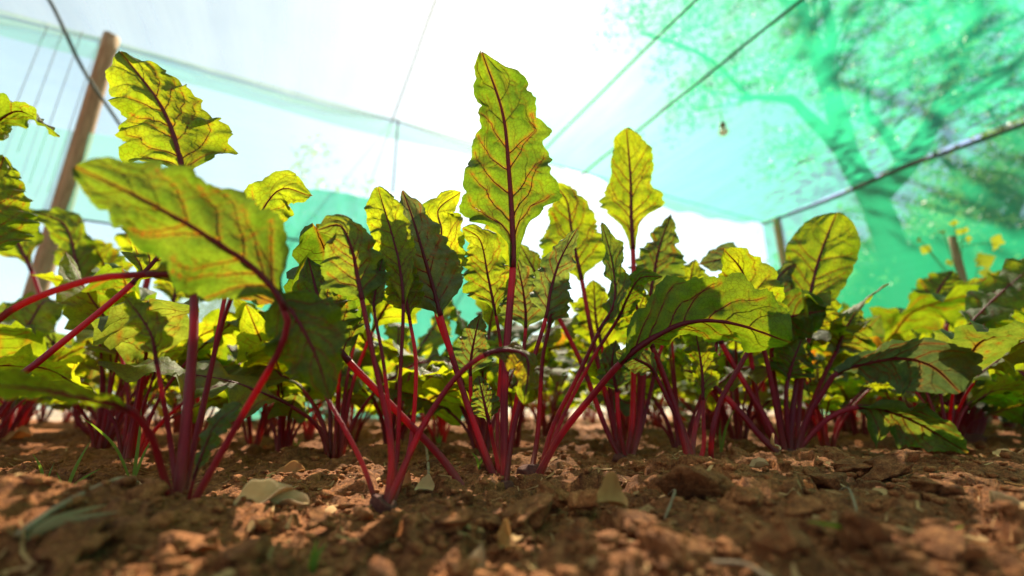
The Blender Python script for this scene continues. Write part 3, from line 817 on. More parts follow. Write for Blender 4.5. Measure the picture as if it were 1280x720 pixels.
hero_plant("bushy beet plant at right with a rounded yellow green leaf on top", (985, 566), [
    lf([(990, 520, .0), (1000, 450, .0), (1006, 405, .0), (1010, 380, .0), (1019, 340, .0), (1030, 305, .0), (1046, 266, -.01)], 2, 41, s='oblong', y=.66, r0=5.4, r1=3, fold=.14, ruf=.05, lob=.045),
    lf([(972, 520, -.01), (958, 450, -.02), (948, 415, -.025), (955, 401, -.03), (985, 396, -.035), (1031, 388, -.04)], 2, 38, s='oblong', y=.18, d=.1, r0=5, r1=3, roll=-12, lob=.05),
    lf([(984, 530, -.01), (983, 495, -.015), (985, 475, -.015), (992, 450, -.02), (1004, 420, -.02)], 2, 30, s='spade', y=.4, r0=4.6, r1=2.4, fold=.45),
    lf([(1010, 520, -.01), (1030, 488, -.02), (1046, 466, -.03), (1078, 455, -.04), (1125, 448, -.045), (1165, 458, -.045), (1200, 490, -.04)], 2, 40, s='oblong', y=.05, d=.9, r0=6.2, r1=3.6, roll=-42, fold=.15, cup=.3, ruf=.1),
    lf([(1015, 542, -.005), (1040, 520, -.015), (1072, 509, -.02), (1105, 512, -.025), (1150, 530, -.03), (1210, 566, -.03)], 2, 40, s='spade', y=.4, d=.45, r0=5, r1=3.2, roll=-35, fold=-.5, ruf=.22),
    lf([(952, 520, .02), (938, 440, .02), (930, 385, .02), (927, 350, .01), (910, 325, .0), (874, 330, -.01)], 2, 36, s='spade', y=.3, d=.7, r0=5, roll=-40, ruf=.16),
    lf([(960, 530, .0), (925, 470, .0), (902, 430, .0), (895, 410, .0), (880, 370, .0), (860, 345, .0)], 2, 32, y=.8, d=.0, r0=6, r1=3.6),
    lf([(950, 545, .0), (925, 515, .0), (900, 490, .0), (880, 472, .0), (850, 460, .0)], 2, 18, y=.5, d=.3, r0=6.5, r1=4),
    lf([(975, 520, .02), (965, 450, .02), (966, 415, .02), (960, 385, .02), (975, 345, .02), (995, 330, .01)], 2, 34, s='spade', y=.4, d=.6, r0=5, roll=30),
    lf([(998, 520, .03), (1005, 450, .03), (1012, 420, .03), (1020, 400, .03), (1040, 370, .04)], 2, 36, y=.8),
    lf([(1005, 530, .06), (1030, 470, .06), (1045, 440, .06), (1055, 415, .06), (1072, 385, .06)], 2, 36, y=.6, d=.2),
])
hero_plant("low beet plant by the right edge with drooping blue grey leaves", (1212, 548), [
    lf([(1214, 520, -.02), (1218, 497, -.03), (1222, 488, -.04), (1240, 487, -.05), (1265, 505, -.06), (1290, 535, -.06)], 2, 34, s='spade', y=.15, d=.9, roll=-30, fold=-.3, r0=4.4, r1=2.6),
    lf([(1205, 500, .0), (1188, 440, .0), (1184, 405, .0), (1195, 385, -.01), (1220, 365, -.02), (1262, 350, -.03)], 2, 27, s='spade', y=.5, d=.1, roll=10, r0=4.4, r1=2.6),
    lf([(1200, 500, .02), (1170, 430, .02), (1168, 390, .02), (1172, 365, .02), (1190, 338, .02)], 2, 30, y=.5, r0=4),
    lf([(1222, 500, .03), (1235, 430, .03), (1240, 390, .03), (1248, 370, .03), (1262, 335, .03)], 2, 34, y=.4, a=.9),
    lf([(1225, 520, .0), (1250, 470, .0), (1262, 445, .0), (1275, 425, -.01), (1310, 408, -.02)], 2, 30, s='spade', y=.1, d=.9, roll=-35),
    lf([(1205, 520, -.01), (1185, 480, -.02), (1175, 462, -.02), (1160, 450, -.03), (1130, 470, -.04)], 2, 28, y=.4, d=.2, roll=40),
    lf([(1228, 530, .0), (1240, 490, .0), (1245, 460, .0), (1240, 435, .0), (1225, 395, .0)], 2, 32, y=.7, a=.5),
])

# --- the rows behind: a few plants built once and copied
def template_plant(seed, nleaf, veins):
    r = random.Random(seed)
    leaves = []
    for i in range(nleaf):
        az = i * 2.4 + r.uniform(-.5, .5)
        H = r.uniform(.17, .31); lean = r.uniform(.02, .15)
        if i >= nleaf - 3: H *= r.uniform(.36, .66); lean = r.uniform(.03, .11)
        dx, dy = math.cos(az), math.sin(az)
        sl = r.uniform(.52, .66)
        droop = r.uniform(-.02, .05)
        pts = [np.array([dx * .006, dy * .006, -.012]),
               np.array([dx * lean * .22, dy * lean * .22, H * .28]),
               np.array([dx * lean * .55, dy * lean * .55, H * sl]),
               np.array([dx * lean * .85, dy * lean * .85, H * (sl + .13)]),
               np.array([dx * lean * 1.25, dy * lean * 1.25, H * (sl + .26)]),
               np.array([dx * (lean * 1.9 + droop), dy * (lean * 1.9 + droop), H * (.96 - droop * 3)])]
        L = sum(np.linalg.norm(pts[k + 1] - pts[k]) for k in (2, 3, 4))
        ref = np.array([dx, dy, r.uniform(-.3, .2)])
        geo = build_leaf(pts, 2, L * r.uniform(.19, .27), ref, r.uniform(-35, 35), r.choice(['ovate', 'spade', 'oblong', 'tri']), r.uniform(.1, .5), 0, r.uniform(.15, .28), .20,
                         r.uniform(-30, 30), seed * 31 + i, r.uniform(.0026, .0038), .0019, nu=34, nv=13, detail=1 if veins else 0, stalk_sides=7)
        leaves.append((geo, (min(1, max(0, r.gauss(.68, .22))), (.8 if r.random() < .06 else 0), (r.uniform(.2, .6) if r.random() < .12 else 0))))
    return leaves

protos = []
for k in range(6):
    leaves = template_plant(900 + k * 17, 10 if k % 2 else 9, True)
    meshes = []
    for (geo, col) in leaves:
        (sv, sf, su), (bv, bf, buv, vein), g = geo
        meshes.append((mesh_from("leaf_stalk", sv, sf, M_STALK, uv=su), mesh_from("leaf_blade", bv, bf, M_LEAF, uv=buv, attr={"vein": vein}), g.mesh("leaf_veins", M_VEIN), col))
    protos.append(meshes)

rp = random.Random(77)
spots = []
def free(x, y, dmin):
    return all((x - a) ** 2 + (y - b) ** 2 > dmin * dmin for a, b in spots)
tries = 0
while len(spots) < 185 and tries < 40000:
    tries += 1
    y = .63 + 3.6 * rp.random() ** 1.9
    x = (rp.random() * 2 - 1) * (1.2 * y + .1)
    if y > (PC - PL)[1] / (PC - PL)[0] * (x - PL[0]) + PL[1] - .35 or x > PC[0]: continue
    if y < .72 and abs(x) > .5: continue
    if any((x - a) ** 2 + (y - b) ** 2 < .135 ** 2 for a, b in HEROES): continue
    if free(x, y, .128 + .048 * y): spots.append((x, y))
spots.sort(key=lambda p: p[1])
ORD = "first second third fourth fifth sixth seventh eighth ninth tenth eleventh twelfth thirteenth fourteenth fifteenth sixteenth seventeenth eighteenth nineteenth twentieth".split()
def where_of(ang):
    return ("below the left post" if ang < -.62 else "left of the slender plant" if ang < -.26 else
            "behind the tallest leaf's plant" if ang < .12 else "behind the tall yellow leaf" if ang < .42 else
            "behind the bushy right plant" if ang < .74 else "towards the right edge")
GROUP_BACK = "beet plants in the rows behind"
for i, (x, y) in enumerate(spots):
    z = float(ground_low(x, y))
    ang = x / y
    where = where_of(ang)
    if y > 1.45: far_ = "blurred beet plant far back "
    else:
        zone = sorted(a_ / b_ for a_, b_ in spots if b_ <= 1.45 and where_of(a_ / b_) == where)
        far_ = "near back row beet plant, " + ORD[zone.index(ang)] + " from left of those "
    pl = tag(empty("beet_plant", (x, y, z)), far_ + where, "beet plant", GROUP_BACK)
    sc_ = rp.uniform(.82, 1.12)
    if x > .45 * y and y > 1.2: sc_ *= 1.28
    elif x > .45 * y: sc_ *= .92
    pl.rotation_euler = (0, 0, rp.uniform(0, 6.283)); pl.scale = (sc_, sc_, sc_ * rp.uniform(.9, 1.1))
    for (ms, mb, mv, col) in protos[rp.randrange(6)]:
        st = link("leaf_stalk", ms, pl)
        bl = link("leaf_blade", mb, pl); bl.color = (min(1, max(0, col[0] + rp.uniform(-.15, .15))), col[1], col[2], 1)
        if y < 1.7: link("leaf_veins", mv, bl)

# ------------------------------------------------------------------ net house

u_back = norm(PC - PL); u_right = norm(PR - PC)
back_a = PL - u_back * 5.0
right_b = PC + u_right * 9.0

def net_sheet(name, fn, nu, nv, uvs, mat=None):
    g = np.stack(np.meshgrid(np.linspace(0, 1, nu), np.linspace(0, 1, nv), indexing='ij'), -1).reshape(-1, 2)
    V = fn(g[:, 0], g[:, 1])
    ii = (np.arange(nu - 1)[:, None] * nv + np.arange(nv - 1)[None, :]).ravel()
    return link(name, mesh_from(name, V, np.stack([ii, ii + 1, ii + nv + 1, ii + nv], 1), mat or M_NET, uv=g * np.array(uvs)))

# roof wires run along the right wall's direction
W0 = at_height(870, 0, ROOF)[:2]; W1 = at_height(1000, 0, ROOF)[:2]; W2 = at_height(545, 0, ROOF)[:2]
knot = at_height(898, 118, ROOF)[:2]
def roof_z(x, y):
    # distance across the wires
    nrm = np.array([-u_right[1], u_right[0]])
    q = x * nrm[0] + y * nrm[1]
    lines = sorted([float(p @ nrm) for p in (W0, W1, W2, PC, W2 - nrm * np.sign((W0 - W2) @ nrm) * 1.7, W2 - nrm * np.sign((W0 - W2) @ nrm) * 4.0)])
    z = np.full(x.shape, ROOF)
    for a_, b_ in zip(lines[:-1], lines[1:]):
        t = np.clip((q - a_) / (b_ - a_), 0, 1); m = (q >= a_) & (q <= b_)
        z = np.where(m, ROOF - .055 * (b_ - a_) ** 1.0 * 4 * t * (1 - t), z)
    al = x * u_right[0] + y * u_right[1]
    z = z + .05 * (vnoise(q * 4.2 + .4 * al, al * .35, 73) - .5) + .022 * (vnoise(q * 11 - .8 * al, al * .5, 74) - .5) + .02 * (vnoise(x * 2.2, y * 2.2, 71) - .5) + .008 * (vnoise(x * 9, y * 9, 72) - .5)
    r = np.hypot(x - knot[0], y - knot[1])
    ang = np.arctan2(y - knot[1], x - knot[0])
    z = z - .10 * np.exp(-r / .10) + .012 * np.sin(ang * 9) * np.exp(-((r - .14) / .1) ** 2)
    return z
TINT_SPLIT = float((at_height(742, 0, ROOF)[:2] - PC) @ norm(np.array([u_right[1], -u_right[0]])))   # added split: beyond it the roof net is coloured paler, cutting green light
def roof_fn(c0, c1):
    acr = norm(np.array([u_right[1], -u_right[0]]))
    if acr @ (-u_back) < 0: acr = -acr
    def fn(a, b):
        off = abs(c0) + (abs(c1) - abs(c0)) * b
        st = PC[None] - u_back[None] * off[:, None] / abs(acr @ u_back)
        p = st + a[:, None] * (u_right * 8.5)[None]
        return np.stack([p[:, 0], p[:, 1], roof_z(p[:, 0], p[:, 1])], 1)
    return fn
tag(net_sheet("shade_net_roof", roof_fn(0, TINT_SPLIT), 150, 80, (8.5, 3), M_NET), "green right part of the roof shade net with the tree behind it", "shade net")
tag(net_sheet("shade_net_roof", roof_fn(TINT_SPLIT, 9.5), 150, 120, (8.5, 7), M_NET_SKYLIT), "left and centre of the roof shade net, bright sky put into its pale colour", "shade net")

def wall_fn(a0, a1, top, bot, seed):
    def fn(a, b):
        p = a0[None] + a[:, None] * (a1 - a0)[None]
        L = np.linalg.norm(a1 - a0); n = np.array([-(a1 - a0)[1], (a1 - a0)[0]]) / L
        z = bot + (top - bot) * b
        w = (.05 * (vnoise(a * L * 1.3, z * .8, seed) - .5) + .025 * (vnoise(a * L * 5 + z * 1.5, z * .9, seed + 1) - .5)) * np.minimum(1, (1 - b) * 6)
        z = z - .045 * np.abs(np.sin(a * L / 1.6 * math.pi)) * (b > .97)
        return np.stack([p[:, 0] + n[0] * w, p[:, 1] + n[1] * w, z], 1)
    return fn
out_b = np.array([-u_back[1], u_back[0]]) * .012
tag(net_sheet("shade_net_wall", wall_fn(back_a + out_b, PC + out_b, ROOF, -.03, 81), 220, 40, (10.5, 2.2), M_NET_BACK), "pale shade net wall across the back between the two posts", "shade net")
out_r = np.array([-u_right[1], u_right[0]]) * .012
tag(net_sheet("shade_net_wall", wall_fn(PC + out_r, right_b + out_r, ROOF, -.03, 91), 200, 40, (9, 2.2)), "green shade net wall along the right below the dark eave rope", "shade net")
# hem: the roof net's edge folded down over the back wire, hanging in front of the wall
def hem_fn(a, b):
    p = (back_a + u_back * .0)[None] + a[:, None] * (u_back * 8.2)[None] - np.array([-u_back[1], u_back[0]])[None] * (.03 + .05 * b[:, None])
    dep = .16 + .06 * vnoise(a * 9, a * 0, 5)
    z = ROOF - .012 - b * dep
    return np.stack([p[:, 0], p[:, 1], z], 1)
tag(net_sheet("net_hem", hem_fn, 160, 6, (8.2, .3), M_NET_HEM), "darker green folded hem of netting along the back wire", "net hem")
# second strip of netting low on the left of the back wall
def strip_fn(a, b):
    p = back_a[None] + a[:, None] * (u_back * 5.4)[None] - np.array([-u_back[1], u_back[0]])[None] * .10
    z = 1.02 + b * .50 + .02 * np.sin(a * 14)
    w = .03 * (vnoise(a * 20, b * 2, 15) - .5)
    return np.stack([p[:, 0], p[:, 1] + w, z], 1)
tag(net_sheet("net_strip", strip_fn, 120, 8, (5.4, .5), M_NET_HEM), "extra strip of green netting across the back wall behind the left post", "net strip")

# denser green skirt along the foot of the back wall
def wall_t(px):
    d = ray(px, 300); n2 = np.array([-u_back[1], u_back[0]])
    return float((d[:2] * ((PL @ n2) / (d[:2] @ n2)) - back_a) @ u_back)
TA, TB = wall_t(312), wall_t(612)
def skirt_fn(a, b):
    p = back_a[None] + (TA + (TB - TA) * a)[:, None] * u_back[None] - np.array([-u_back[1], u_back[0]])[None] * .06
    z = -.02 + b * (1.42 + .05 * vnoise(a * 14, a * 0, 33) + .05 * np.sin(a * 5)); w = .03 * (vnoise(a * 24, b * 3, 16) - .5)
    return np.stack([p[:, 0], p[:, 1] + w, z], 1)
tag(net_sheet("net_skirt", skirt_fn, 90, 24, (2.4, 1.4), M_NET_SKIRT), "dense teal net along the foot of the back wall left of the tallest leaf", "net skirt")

def rope(name, pts, r, mat, label, cat, group=None, sides=6, n=60):
    C, _ = spline(pts, n)
    g = Geo(); g.add(*tube(C, r, sides))
    return tag(link(name, g.mesh(name, mat)), label, cat, group)

def on_roof(p, dz=-.01):
    return np.array([p[0], p[1], float(roof_z(np.array([p[0]]), np.array([p[1]]))[0]) + dz])
def roof_line(p2, t0, t1, n=14, dz=-.008):
    return [on_roof(p2 + u_right * t, dz) for t in np.linspace(t0, t1, n)]
rope("eave_rope", [np.array([*(PC + u_right * t), ROOF - .015 - .03 * math.sin(t * 2.2) ** 2]) for t in np.linspace(0, 8.6, 20)], .017, M_ROPE, "dark rope along the eave where the roof meets the right wall net", "rope")
rope("eave_wire", [np.array([*(back_a + u_back * t), ROOF + .004]) for t in np.linspace(0, 11.4, 20)], .006, M_WIRE, "thin wire along the top of the back net wall", "wire")
rope("roof_wire", roof_line(W0, -3.9, 5, 30), .008, M_ROPE, "thin dark wire under the roof net, left of the hanging bulb", "wire")
rope("roof_rope", roof_line(W1, -4.1, 5, 30), .010, M_ROPE, "thicker dark rope under the roof net, passing the hanging bulb", "rope")
rope("roof_wire", roof_line(W2, -2.9, 5, 30), .005, M_WIRE, "faint pale wire under the roof net left of the tallest leaf", "wire")

def post(name, foot, top, r, label, seed):
    C, _ = spline([foot, foot * .5 + top * .5 + np.array([.01, .0, 0]), top], 24)
    rr = r * (1 - .12 * np.linspace(0, 1, 24)) * (1 + .05 * noise1(np.linspace(0, 9, 24), seed))
    g = Geo(); g.add(*tube(C, rr, 14, prof=lambda th: 1 + .05 * np.cos(3 * th + seed) + .03 * np.cos(7 * th)))
    return tag(link(name, g.mesh(name, M_WOOD)), label, "post")
nb = -np.array([-u_back[1], u_back[0]])
p = PL + nb * .09
post("wooden_post", np.array([p[0] - .05, p[1], -.1]), np.array([*p, ROOF - .02]), .043, "rough wooden post at left holding the net roof", 3)
p = PC + nb * .10 - u_right * -.08
post("wooden_post", np.array([*p, -.1]), np.array([*p, ROOF - .02]), .042, "thin wooden post behind the right plants at the net corner", 4)
for px, d_, top, lab in [(699, 4.1, 400, "slim distant stake seen between the centre and the yellow leaf"), (578, 4.0, 345, "slim distant stake behind the centre plant's left leaves")]:
    q = at(px, top, d_)
    post("wooden_stake", np.array([q[0], q[1], -.1]), q, .034, lab, px)

# thick rope looping from the roof past the left post
def on_wall(px, py, off=.06):
    """where a sight line meets the inside of the back net wall"""
    d = ray(px, py); n2 = np.array([-u_back[1], u_back[0]])
    t = ((PL - n2 * off) @ n2) / (d[:2] @ n2)
    return np.array([0, 0, CAM_H]) + d * t
def up_to_roof(p):
    return np.array([p[0], p[1], ROOF - .02])
ra, rb = at_height(56, -8, ROOF - .02), on_wall(178, 196)
rope("hanging_rope", [ra + (ra - rb) * .25 * np.array([1, 1, 0]), ra, ra * .62 + rb * .38 - np.array([0, 0, .05]), ra * .3 + rb * .7 - np.array([0, 0, .03]), rb], .009, M_ROPE, "dark rope slanting down behind the left post", "rope")
for k, (xa, xb, yb) in enumerate([(38, 8, 160), (58, 22, 190), (82, 36, 230), (104, 60, 240)]):
    pb = on_wall(xb, yb); pa = up_to_roof(pb) + np.array([*(u_back * .03), 0])
    rope("hanging_string", [pa, (pa + pb) / 2, pb], .0026, M_WIRE, ("leftmost", "second from left", "third from left", "rightmost")[k] + " of the thin strings hanging inside the net at upper left", "string", "hanging strings", 4, 16)
pb = on_wall(491, 240)
rope("hanging_string", [up_to_roof(pb), up_to_roof(pb) * .5 + pb * .5, pb], .006, M_ROPE, "green cord hanging from the roof left of the tallest leaf", "string", None, 5, 16)
rope("skirt_cord", [np.array([*(back_a + u_back * (TA + (TB - TA) * t) + nb * .10), 1.10 - .04 * t]) for t in np.linspace(0, 1, 6)], .008, M_ROPE, "dark cord across the teal net skirt left of the tallest leaf", "cord")
rope("wall_cord", [np.array([*(back_a + u_back * t + nb * .13), 1.02]) for t in np.linspace(0, 5.4, 6)], .006, M_ROPE, "thin cord along the lower edge of the extra net strip", "cord")

# bulb hanging from the knot
kz = float(roof_z(np.array([knot[0]]), np.array([knot[1]]))[0])
bulb = tag(empty("hanging_bulb", (knot[0], knot[1], kz)), "small bulb in a brown socket hanging under the roof net", "light bulb"); bulb.scale = (1.15, 1.15, 1.15)
g = Geo(); g.add(*tube([(0, 0, .02), (0, 0, -.03), (.002, 0, -.07)], .0035, 6)); link("cord", g.mesh("cord", M_ROPE), bulb)
zz = np.array([-.065, -.068, -.075, -.10, -.105]); g = Geo()
g.add(*tube(np.stack([zz * 0, zz * 0, zz], 1), np.array([.006, .014, .017, .018, .015]), 14)); link("socket", g.mesh("socket", make_plain("socket", (.16, .06, .03), (.24, .10, .05), 30, .5)), bulb)
zz = np.linspace(-.10, -.158, 12); rr = np.array([.013, .014, .018, .023, .027, .029, .029, .027, .023, .017, .010, .002]); g = Geo()
g.add(*tube(np.stack([zz * 0, zz * 0, zz], 1), rr, 16)); link("glass_bulb", g.mesh("glass_bulb", make_plain("frosted_glass", (.78, .74, .70), (.85, .82, .78), 10, .2, trans=(.8, .75, .7), tf=.5, bump=0)), bulb)

# ------------------------------------------------------------------ trees beyond the net
def leaf_cloud(centers, radii, per, size, seed):
    rs = np.random.RandomState(seed)
    n = per * len(centers)
    c = np.repeat(np.asarray(centers), per, 0); r = np.repeat(np.asarray(radii), per)
    d = norm(rs.normal(size=(n, 3))) * (rs.rand(n, 1) ** .45) * r[:, None]
    p = c + d * np.array([1, 1, .75])
    a = norm(rs.normal(size=(n, 3))); b = norm(np.cross(a, rs.normal(size=(n, 3))))
    s = size * (.6 + .8 * rs.rand(n, 1))
    V = np.stack([p - a * s, p + b * s * .42 - a * s * .1, p + a * s, p - b * s * .42 - a * s * .1], 1).reshape(-1, 3)
    return V, np.arange(4 * n).reshape(n, 4)

def tree(name, label, limbs, seed, levels=2, leaf=.055, per=60, crown_r=.55, group=None, foot=None):
    """limbs: list of (points, r0, r1); twigs grow from them and carry the crown"""
    rs = random.Random(seed); nps = np.random.RandomState(seed)
    foot = np.array(limbs[0][0][0]) if foot is None else foot
    root = tag(empty(name, foot), label, "tree", group)
    tips = []; g0 = Geo(); g1 = Geo()
    for i, (pts, r0, r1) in enumerate(limbs):
        C, _ = spline(pts, 40)
        C = C + np.stack([noise1(np.linspace(0, 7, 40), seed + i), noise1(np.linspace(0, 7, 40), seed + i + 50), np.zeros(40)], 1) * r0 * .25 * np.linspace(0, 1, 40)[:, None]
        R = np.linspace(r0, r1, 40) * (1 + .08 * noise1(np.linspace(0, 12, 40), seed + 3 * i))
        (g0 if i == 0 else g1).add(*tube(C - foot, R, 10))
        def sprout(C, r, lev, ln):
            for _ in range(5 if lev == levels else 4):
                t = rs.uniform(.25, 1.0); p = C[int(t * (len(C) - 1))]
                d = np.array([rs.gauss(0, 1), rs.gauss(0, 1), rs.gauss(.35, .7)]); d = norm(d)
                q = [p, p + d * ln * .5 + np.array([0, 0, .06 * ln]), p + d * ln + np.array([rs.gauss(0, .12), rs.gauss(0, .12), rs.gauss(.05, .1)]) * ln]
                c2, _ = spline(q, 12)
                g1.add(*tube(c2 - foot, np.linspace(r, r * .35, 12), 5, cap=False))
                if lev > 1: sprout(c2, r * .45, lev - 1, ln * .62)
                else: tips.append(c2[-1]); tips.append(c2[6])
        if i > 0 or len(limbs) == 1: sprout(C, r1 * .55, levels, crown_r * 2.6)
    link("trunk", g0.mesh("trunk", M_BARK), root)
    if g1.n: link("limbs", g1.mesh("limbs", M_BARK), root)
    V, F = leaf_cloud(np.array(tips) - foot, [crown_r * rs.uniform(.6, 1.2) for _ in tips], per, leaf, seed)
    link("crown", mesh_from("crown", V, F, M_TREELEAF, smooth=False), root)
    print(name, len(tips), "tips", len(F), "leaves")
    return root

TD = 7.2
tp = lambda px, py, d=TD: at(px, py, d)
foot = tp(1118, 400); foot[2] = -.1
tree("shade_tree", "big forked tree seen through the green net at upper right", [
    ([foot, tp(1120, 330), tp(1098, 262), tp(1085, 235)], .25, .21),
    ([tp(1090, 245), tp(1060, 195), tp(1038, 120), tp(1015, 50), tp(990, -40)], .20, .08),
    ([tp(1050, 185), tp(1010, 145), tp(985, 125), tp(925, 122)], .12, .04),
    ([tp(1030, 100), tp(1040, 50), tp(1030, 0), tp(1030, -60)], .11, .05),
    ([tp(1095, 245), tp(1140, 195), tp(1180, 120), tp(1205, 60), tp(1235, -40)], .20, .09),
    ([tp(1130, 205), tp(1105, 165), tp(1085, 140), tp(1085, 110)], .10, .04),
    ([tp(1195, 90), tp(1165, 40), tp(1150, -20)], .10, .04),
    ([tp(1175, 140), tp(1230, 110), tp(1290, 60)], .12, .05),
    ([tp(940, 125, 7.4), tp(880, 70, 7.6), tp(800, 40, 7.8)], .05, .03),
    ([tp(1000, -20), tp(930, -60), tp(850, -20, 7.6)], .06, .03),
], 12, 2, .055, 40, .58)
f2 = tp(1250, 420, 8.6); f2[2] = -.1
tree("field_tree", "leafy tree beyond the right net wall at the picture's right edge", [
    ([f2, tp(1245, 330, 8.6), tp(1255, 280, 8.6)], .22, .16),
    ([tp(1255, 285, 8.6), tp(1210, 235, 8.6), tp(1180, 200, 8.6)], .12, .05),
    ([tp(1255, 285, 8.6), tp(1290, 220, 8.6), tp(1330, 160, 8.6)], .12, .05),
    ([tp(1250, 320, 8.6), tp(1180, 310, 8.4), tp(1110, 330, 8.4)], .10, .04),
], 31, 2, .06, 70, .5)
for k, (px, d_, top, lab) in enumerate([(1165, 7.6, 225, "dense dark bush beyond the right net wall, right of the tree trunk"), (1262, 7.0, 215, "dense dark bush beyond the right net wall at the right edge"), (1010, 9.0, 330, "low bush beyond the net wall behind the rounded yellow leaf")]):
    t_ = at(px, top, d_); fo = np.array([t_[0], t_[1], -.1]); H = t_[2]
    tree("field_bush", lab, [([fo, fo + np.array([0, 0, .5])], .09, .08)] + [([fo + np.array([0, 0, .3]), fo + np.array([.5 * math.cos(a_), .5 * math.sin(a_), H * .45]), fo + np.array([.7 * math.cos(a_), .7 * math.sin(a_), H * .75])], .06, .03) for a_ in (.4, 2.2, 3.6, 5.2)],
         60 + k, 2, .07, 70, .45, "bushes beyond the right net")
for k, (px, py, d_, sz, lab) in enumerate([(360, 268, 9.5, .62, "leafy tree behind the back net, left of the twisted beet leaf"), (440, 275, 10.2, .62, "leafy tree behind the back net, above the slender beet plant"),
                                (530, 278, 9.8, .60, "leafy tree behind the back net, left of the tallest leaf"), (600, 300, 10.5, .5, "smallest leafy tree behind the back net, behind the tallest leaf")]):
    top = at(px, py, d_); fo = np.array([top[0], top[1], -.1]); H = top[2]
    tree("hedge_tree", lab, [([fo, np.array([fo[0] + .05, fo[1], H * .3])], .12, .09),
                             ([np.array([fo[0], fo[1], H * .2]), np.array([fo[0] - .5, fo[1], H * .5]), np.array([fo[0] - .6, fo[1], H * .72])], .08, .04),
                             ([np.array([fo[0], fo[1], H * .25]), np.array([fo[0] + .5, fo[1] + .2, H * .45]), np.array([fo[0] + .5, fo[1], H * .74])], .08, .04),
                             ([np.array([fo[0], fo[1], H * .1]), np.array([fo[0] + .1, fo[1] - .2, H * .3]), np.array([fo[0], fo[1] - .2, H * .45])], .08, .04)], 40 + k, 2, .07, 60, sz, "trees behind the back net")

# ------------------------------------------------------------------ small things on the soil
def curled_leaf(name, px, py, L, W, rz, mat, label, seed, tilt=.25, curl=.9, dz=.004):
    q = on_ground(px, py); q[2] = float(ground_z(q[0], q[1])) + dz
    n, m = 16, 9
    U, Vv = np.meshgrid(np.linspace(0, 1, n), np.linspace(-1, 1, m), indexing='ij')
    w = W * np.sin(np.pi * np.clip(U, .02, .985) ** 1.3) ** .8 * (1 + .22 * noise1(U * 6 + np.sign(Vv) * 9, seed) + .12 * noise1(U * 17 + np.sign(Vv) * 5, seed))
    a = curl * (U - .5)
    x = L * (np.sin(a * 1.4) / 1.4 / max(curl, .1) if curl else U - .5); z = L * (.35 * curl * (U - .5) ** 2) + w * np.abs(Vv) ** 1.5 * .8 + .5 * w * Vv * np.sin(U * 4 + seed)
    z = z + .12 * W * noise1(U * 5 + Vv * 3, seed + 1)
    V = np.stack([x.ravel(), (w * Vv).ravel(), z.ravel()], 1)
    ii = (np.arange(n - 1)[:, None] * m + np.arange(m - 1)[None, :]).ravel()
    F = np.stack([ii, ii + 1, ii + m + 1, ii + m], 1)
    # give the sheet a thickness
    N2 = len(V); V = np.vstack([V, V - np.array([0, 0, .0006])]); F = np.vstack([F, F[:, ::-1] + N2])
    o = link(name, mesh_from(name, V, F, mat), None, q)
    o.rotation_euler = (tilt, random.Random(seed).uniform(-.25, .1), rz)
    return tag(o, label, "dead leaf", "dead leaves on the soil")

curled_leaf("dead_leaf", 330, 628, .036, .011, .5, M_PALE, "pale curled dead leaf on the soil right of the front red stalk", 1, .5)
curled_leaf("dead_leaf", 362, 628, .026, .009, .1, M_PALE, "small bleached dead leaf beside the pale curled one", 2, .5)
curled_leaf("dead_leaf", 500, 608, .024, .010, -.4, M_DRY, "brown dead leaf at the foot of the slender beet plant", 3, .6)
curled_leaf("dead_leaf", 530, 607, .018, .007, .5, M_PALE, "cream scrap of dead leaf left of the centre plant", 4, .6)
curled_leaf("dead_leaf", 762, 640, .034, .010, .9, M_DRY, "long tan dead leaf standing on the soil in the right foreground", 5, .7, .5, .008)
curled_leaf("dead_leaf", 968, 572, .026, .009, 1.2, M_PALE, "upright buff dead leaf at the foot of the bushy right plant", 6, .9, .4, .01)
curled_leaf("dead_leaf", 950, 592, .016, .006, -.8, M_PALE, "little grey dead leaf on the mound in front of the bushy right plant", 7)
curled_leaf("dead_leaf", 1258, 632, .020, .009, 1.5, M_PALE, "bleached leaf scrap at the right edge", 8, .8, .3)
curled_leaf("dead_leaf", 1258, 570, .045, .014, .4, M_PALE, "grey dry leaf lying near the right edge below the drooping leaves", 9)
curled_leaf("dead_leaf", 594, 690, .014, .006, -.6, M_PALE, "blurred pale leaf scrap at the bottom centre", 10, .6)
curled_leaf("dead_leaf", 630, 668, .016, .008, 1.2, M_DRY, "blurred tan leaf scrap in the centre foreground", 11, .7)
curled_leaf("dead_leaf", 362, 580, .034, .009, .1, M_DRY, "flat brown dead leaf in the path behind the pale curled one", 12)
curled_leaf("dead_leaf", 20, 552, .050, .018, .3, M_DRY, "tan dead leaf near the left edge", 13)

def sprout(name, px, py, blades, label, seed, mat=None):
    q = on_ground(px, py); q[2] = float(ground_z(q[0], q[1]))
    r = random.Random(seed); root = tag(empty(name, q), label, "weed", "green weed sprouts")
    for (dx, dy, h, wd) in blades:
        pts = [np.array([0, 0, -.004]), np.array([dx * .35, dy * .3, h * .5]), np.array([dx * .75, dy * .7, h * .85]), np.array([dx, dy, h])]
        C, _ = spline(pts, 12); T = norm(np.gradient(C, axis=0))
        B = transport(T, norm(np.cross(T[5], np.array([.3 * r.random(), 1, .2]))), 5); N = np.cross(B, T)
        w = wd * np.sin(np.pi * np.linspace(.22, .985, 12))
        V = np.stack([C - B * w[:, None] + N * w[:, None] * .3, C, C + B * w[:, None] + N * w[:, None] * .3], 1).reshape(-1, 3)
        i = np.arange(11)[:, None] * 3 + np.arange(2)[None, :]
        F = np.stack([i, i + 1, i + 4, i + 3], -1).reshape(-1, 4)
        link("grass_blade", mesh_from("grass_blade", V, F, mat or M_GRASS), root)
    return root
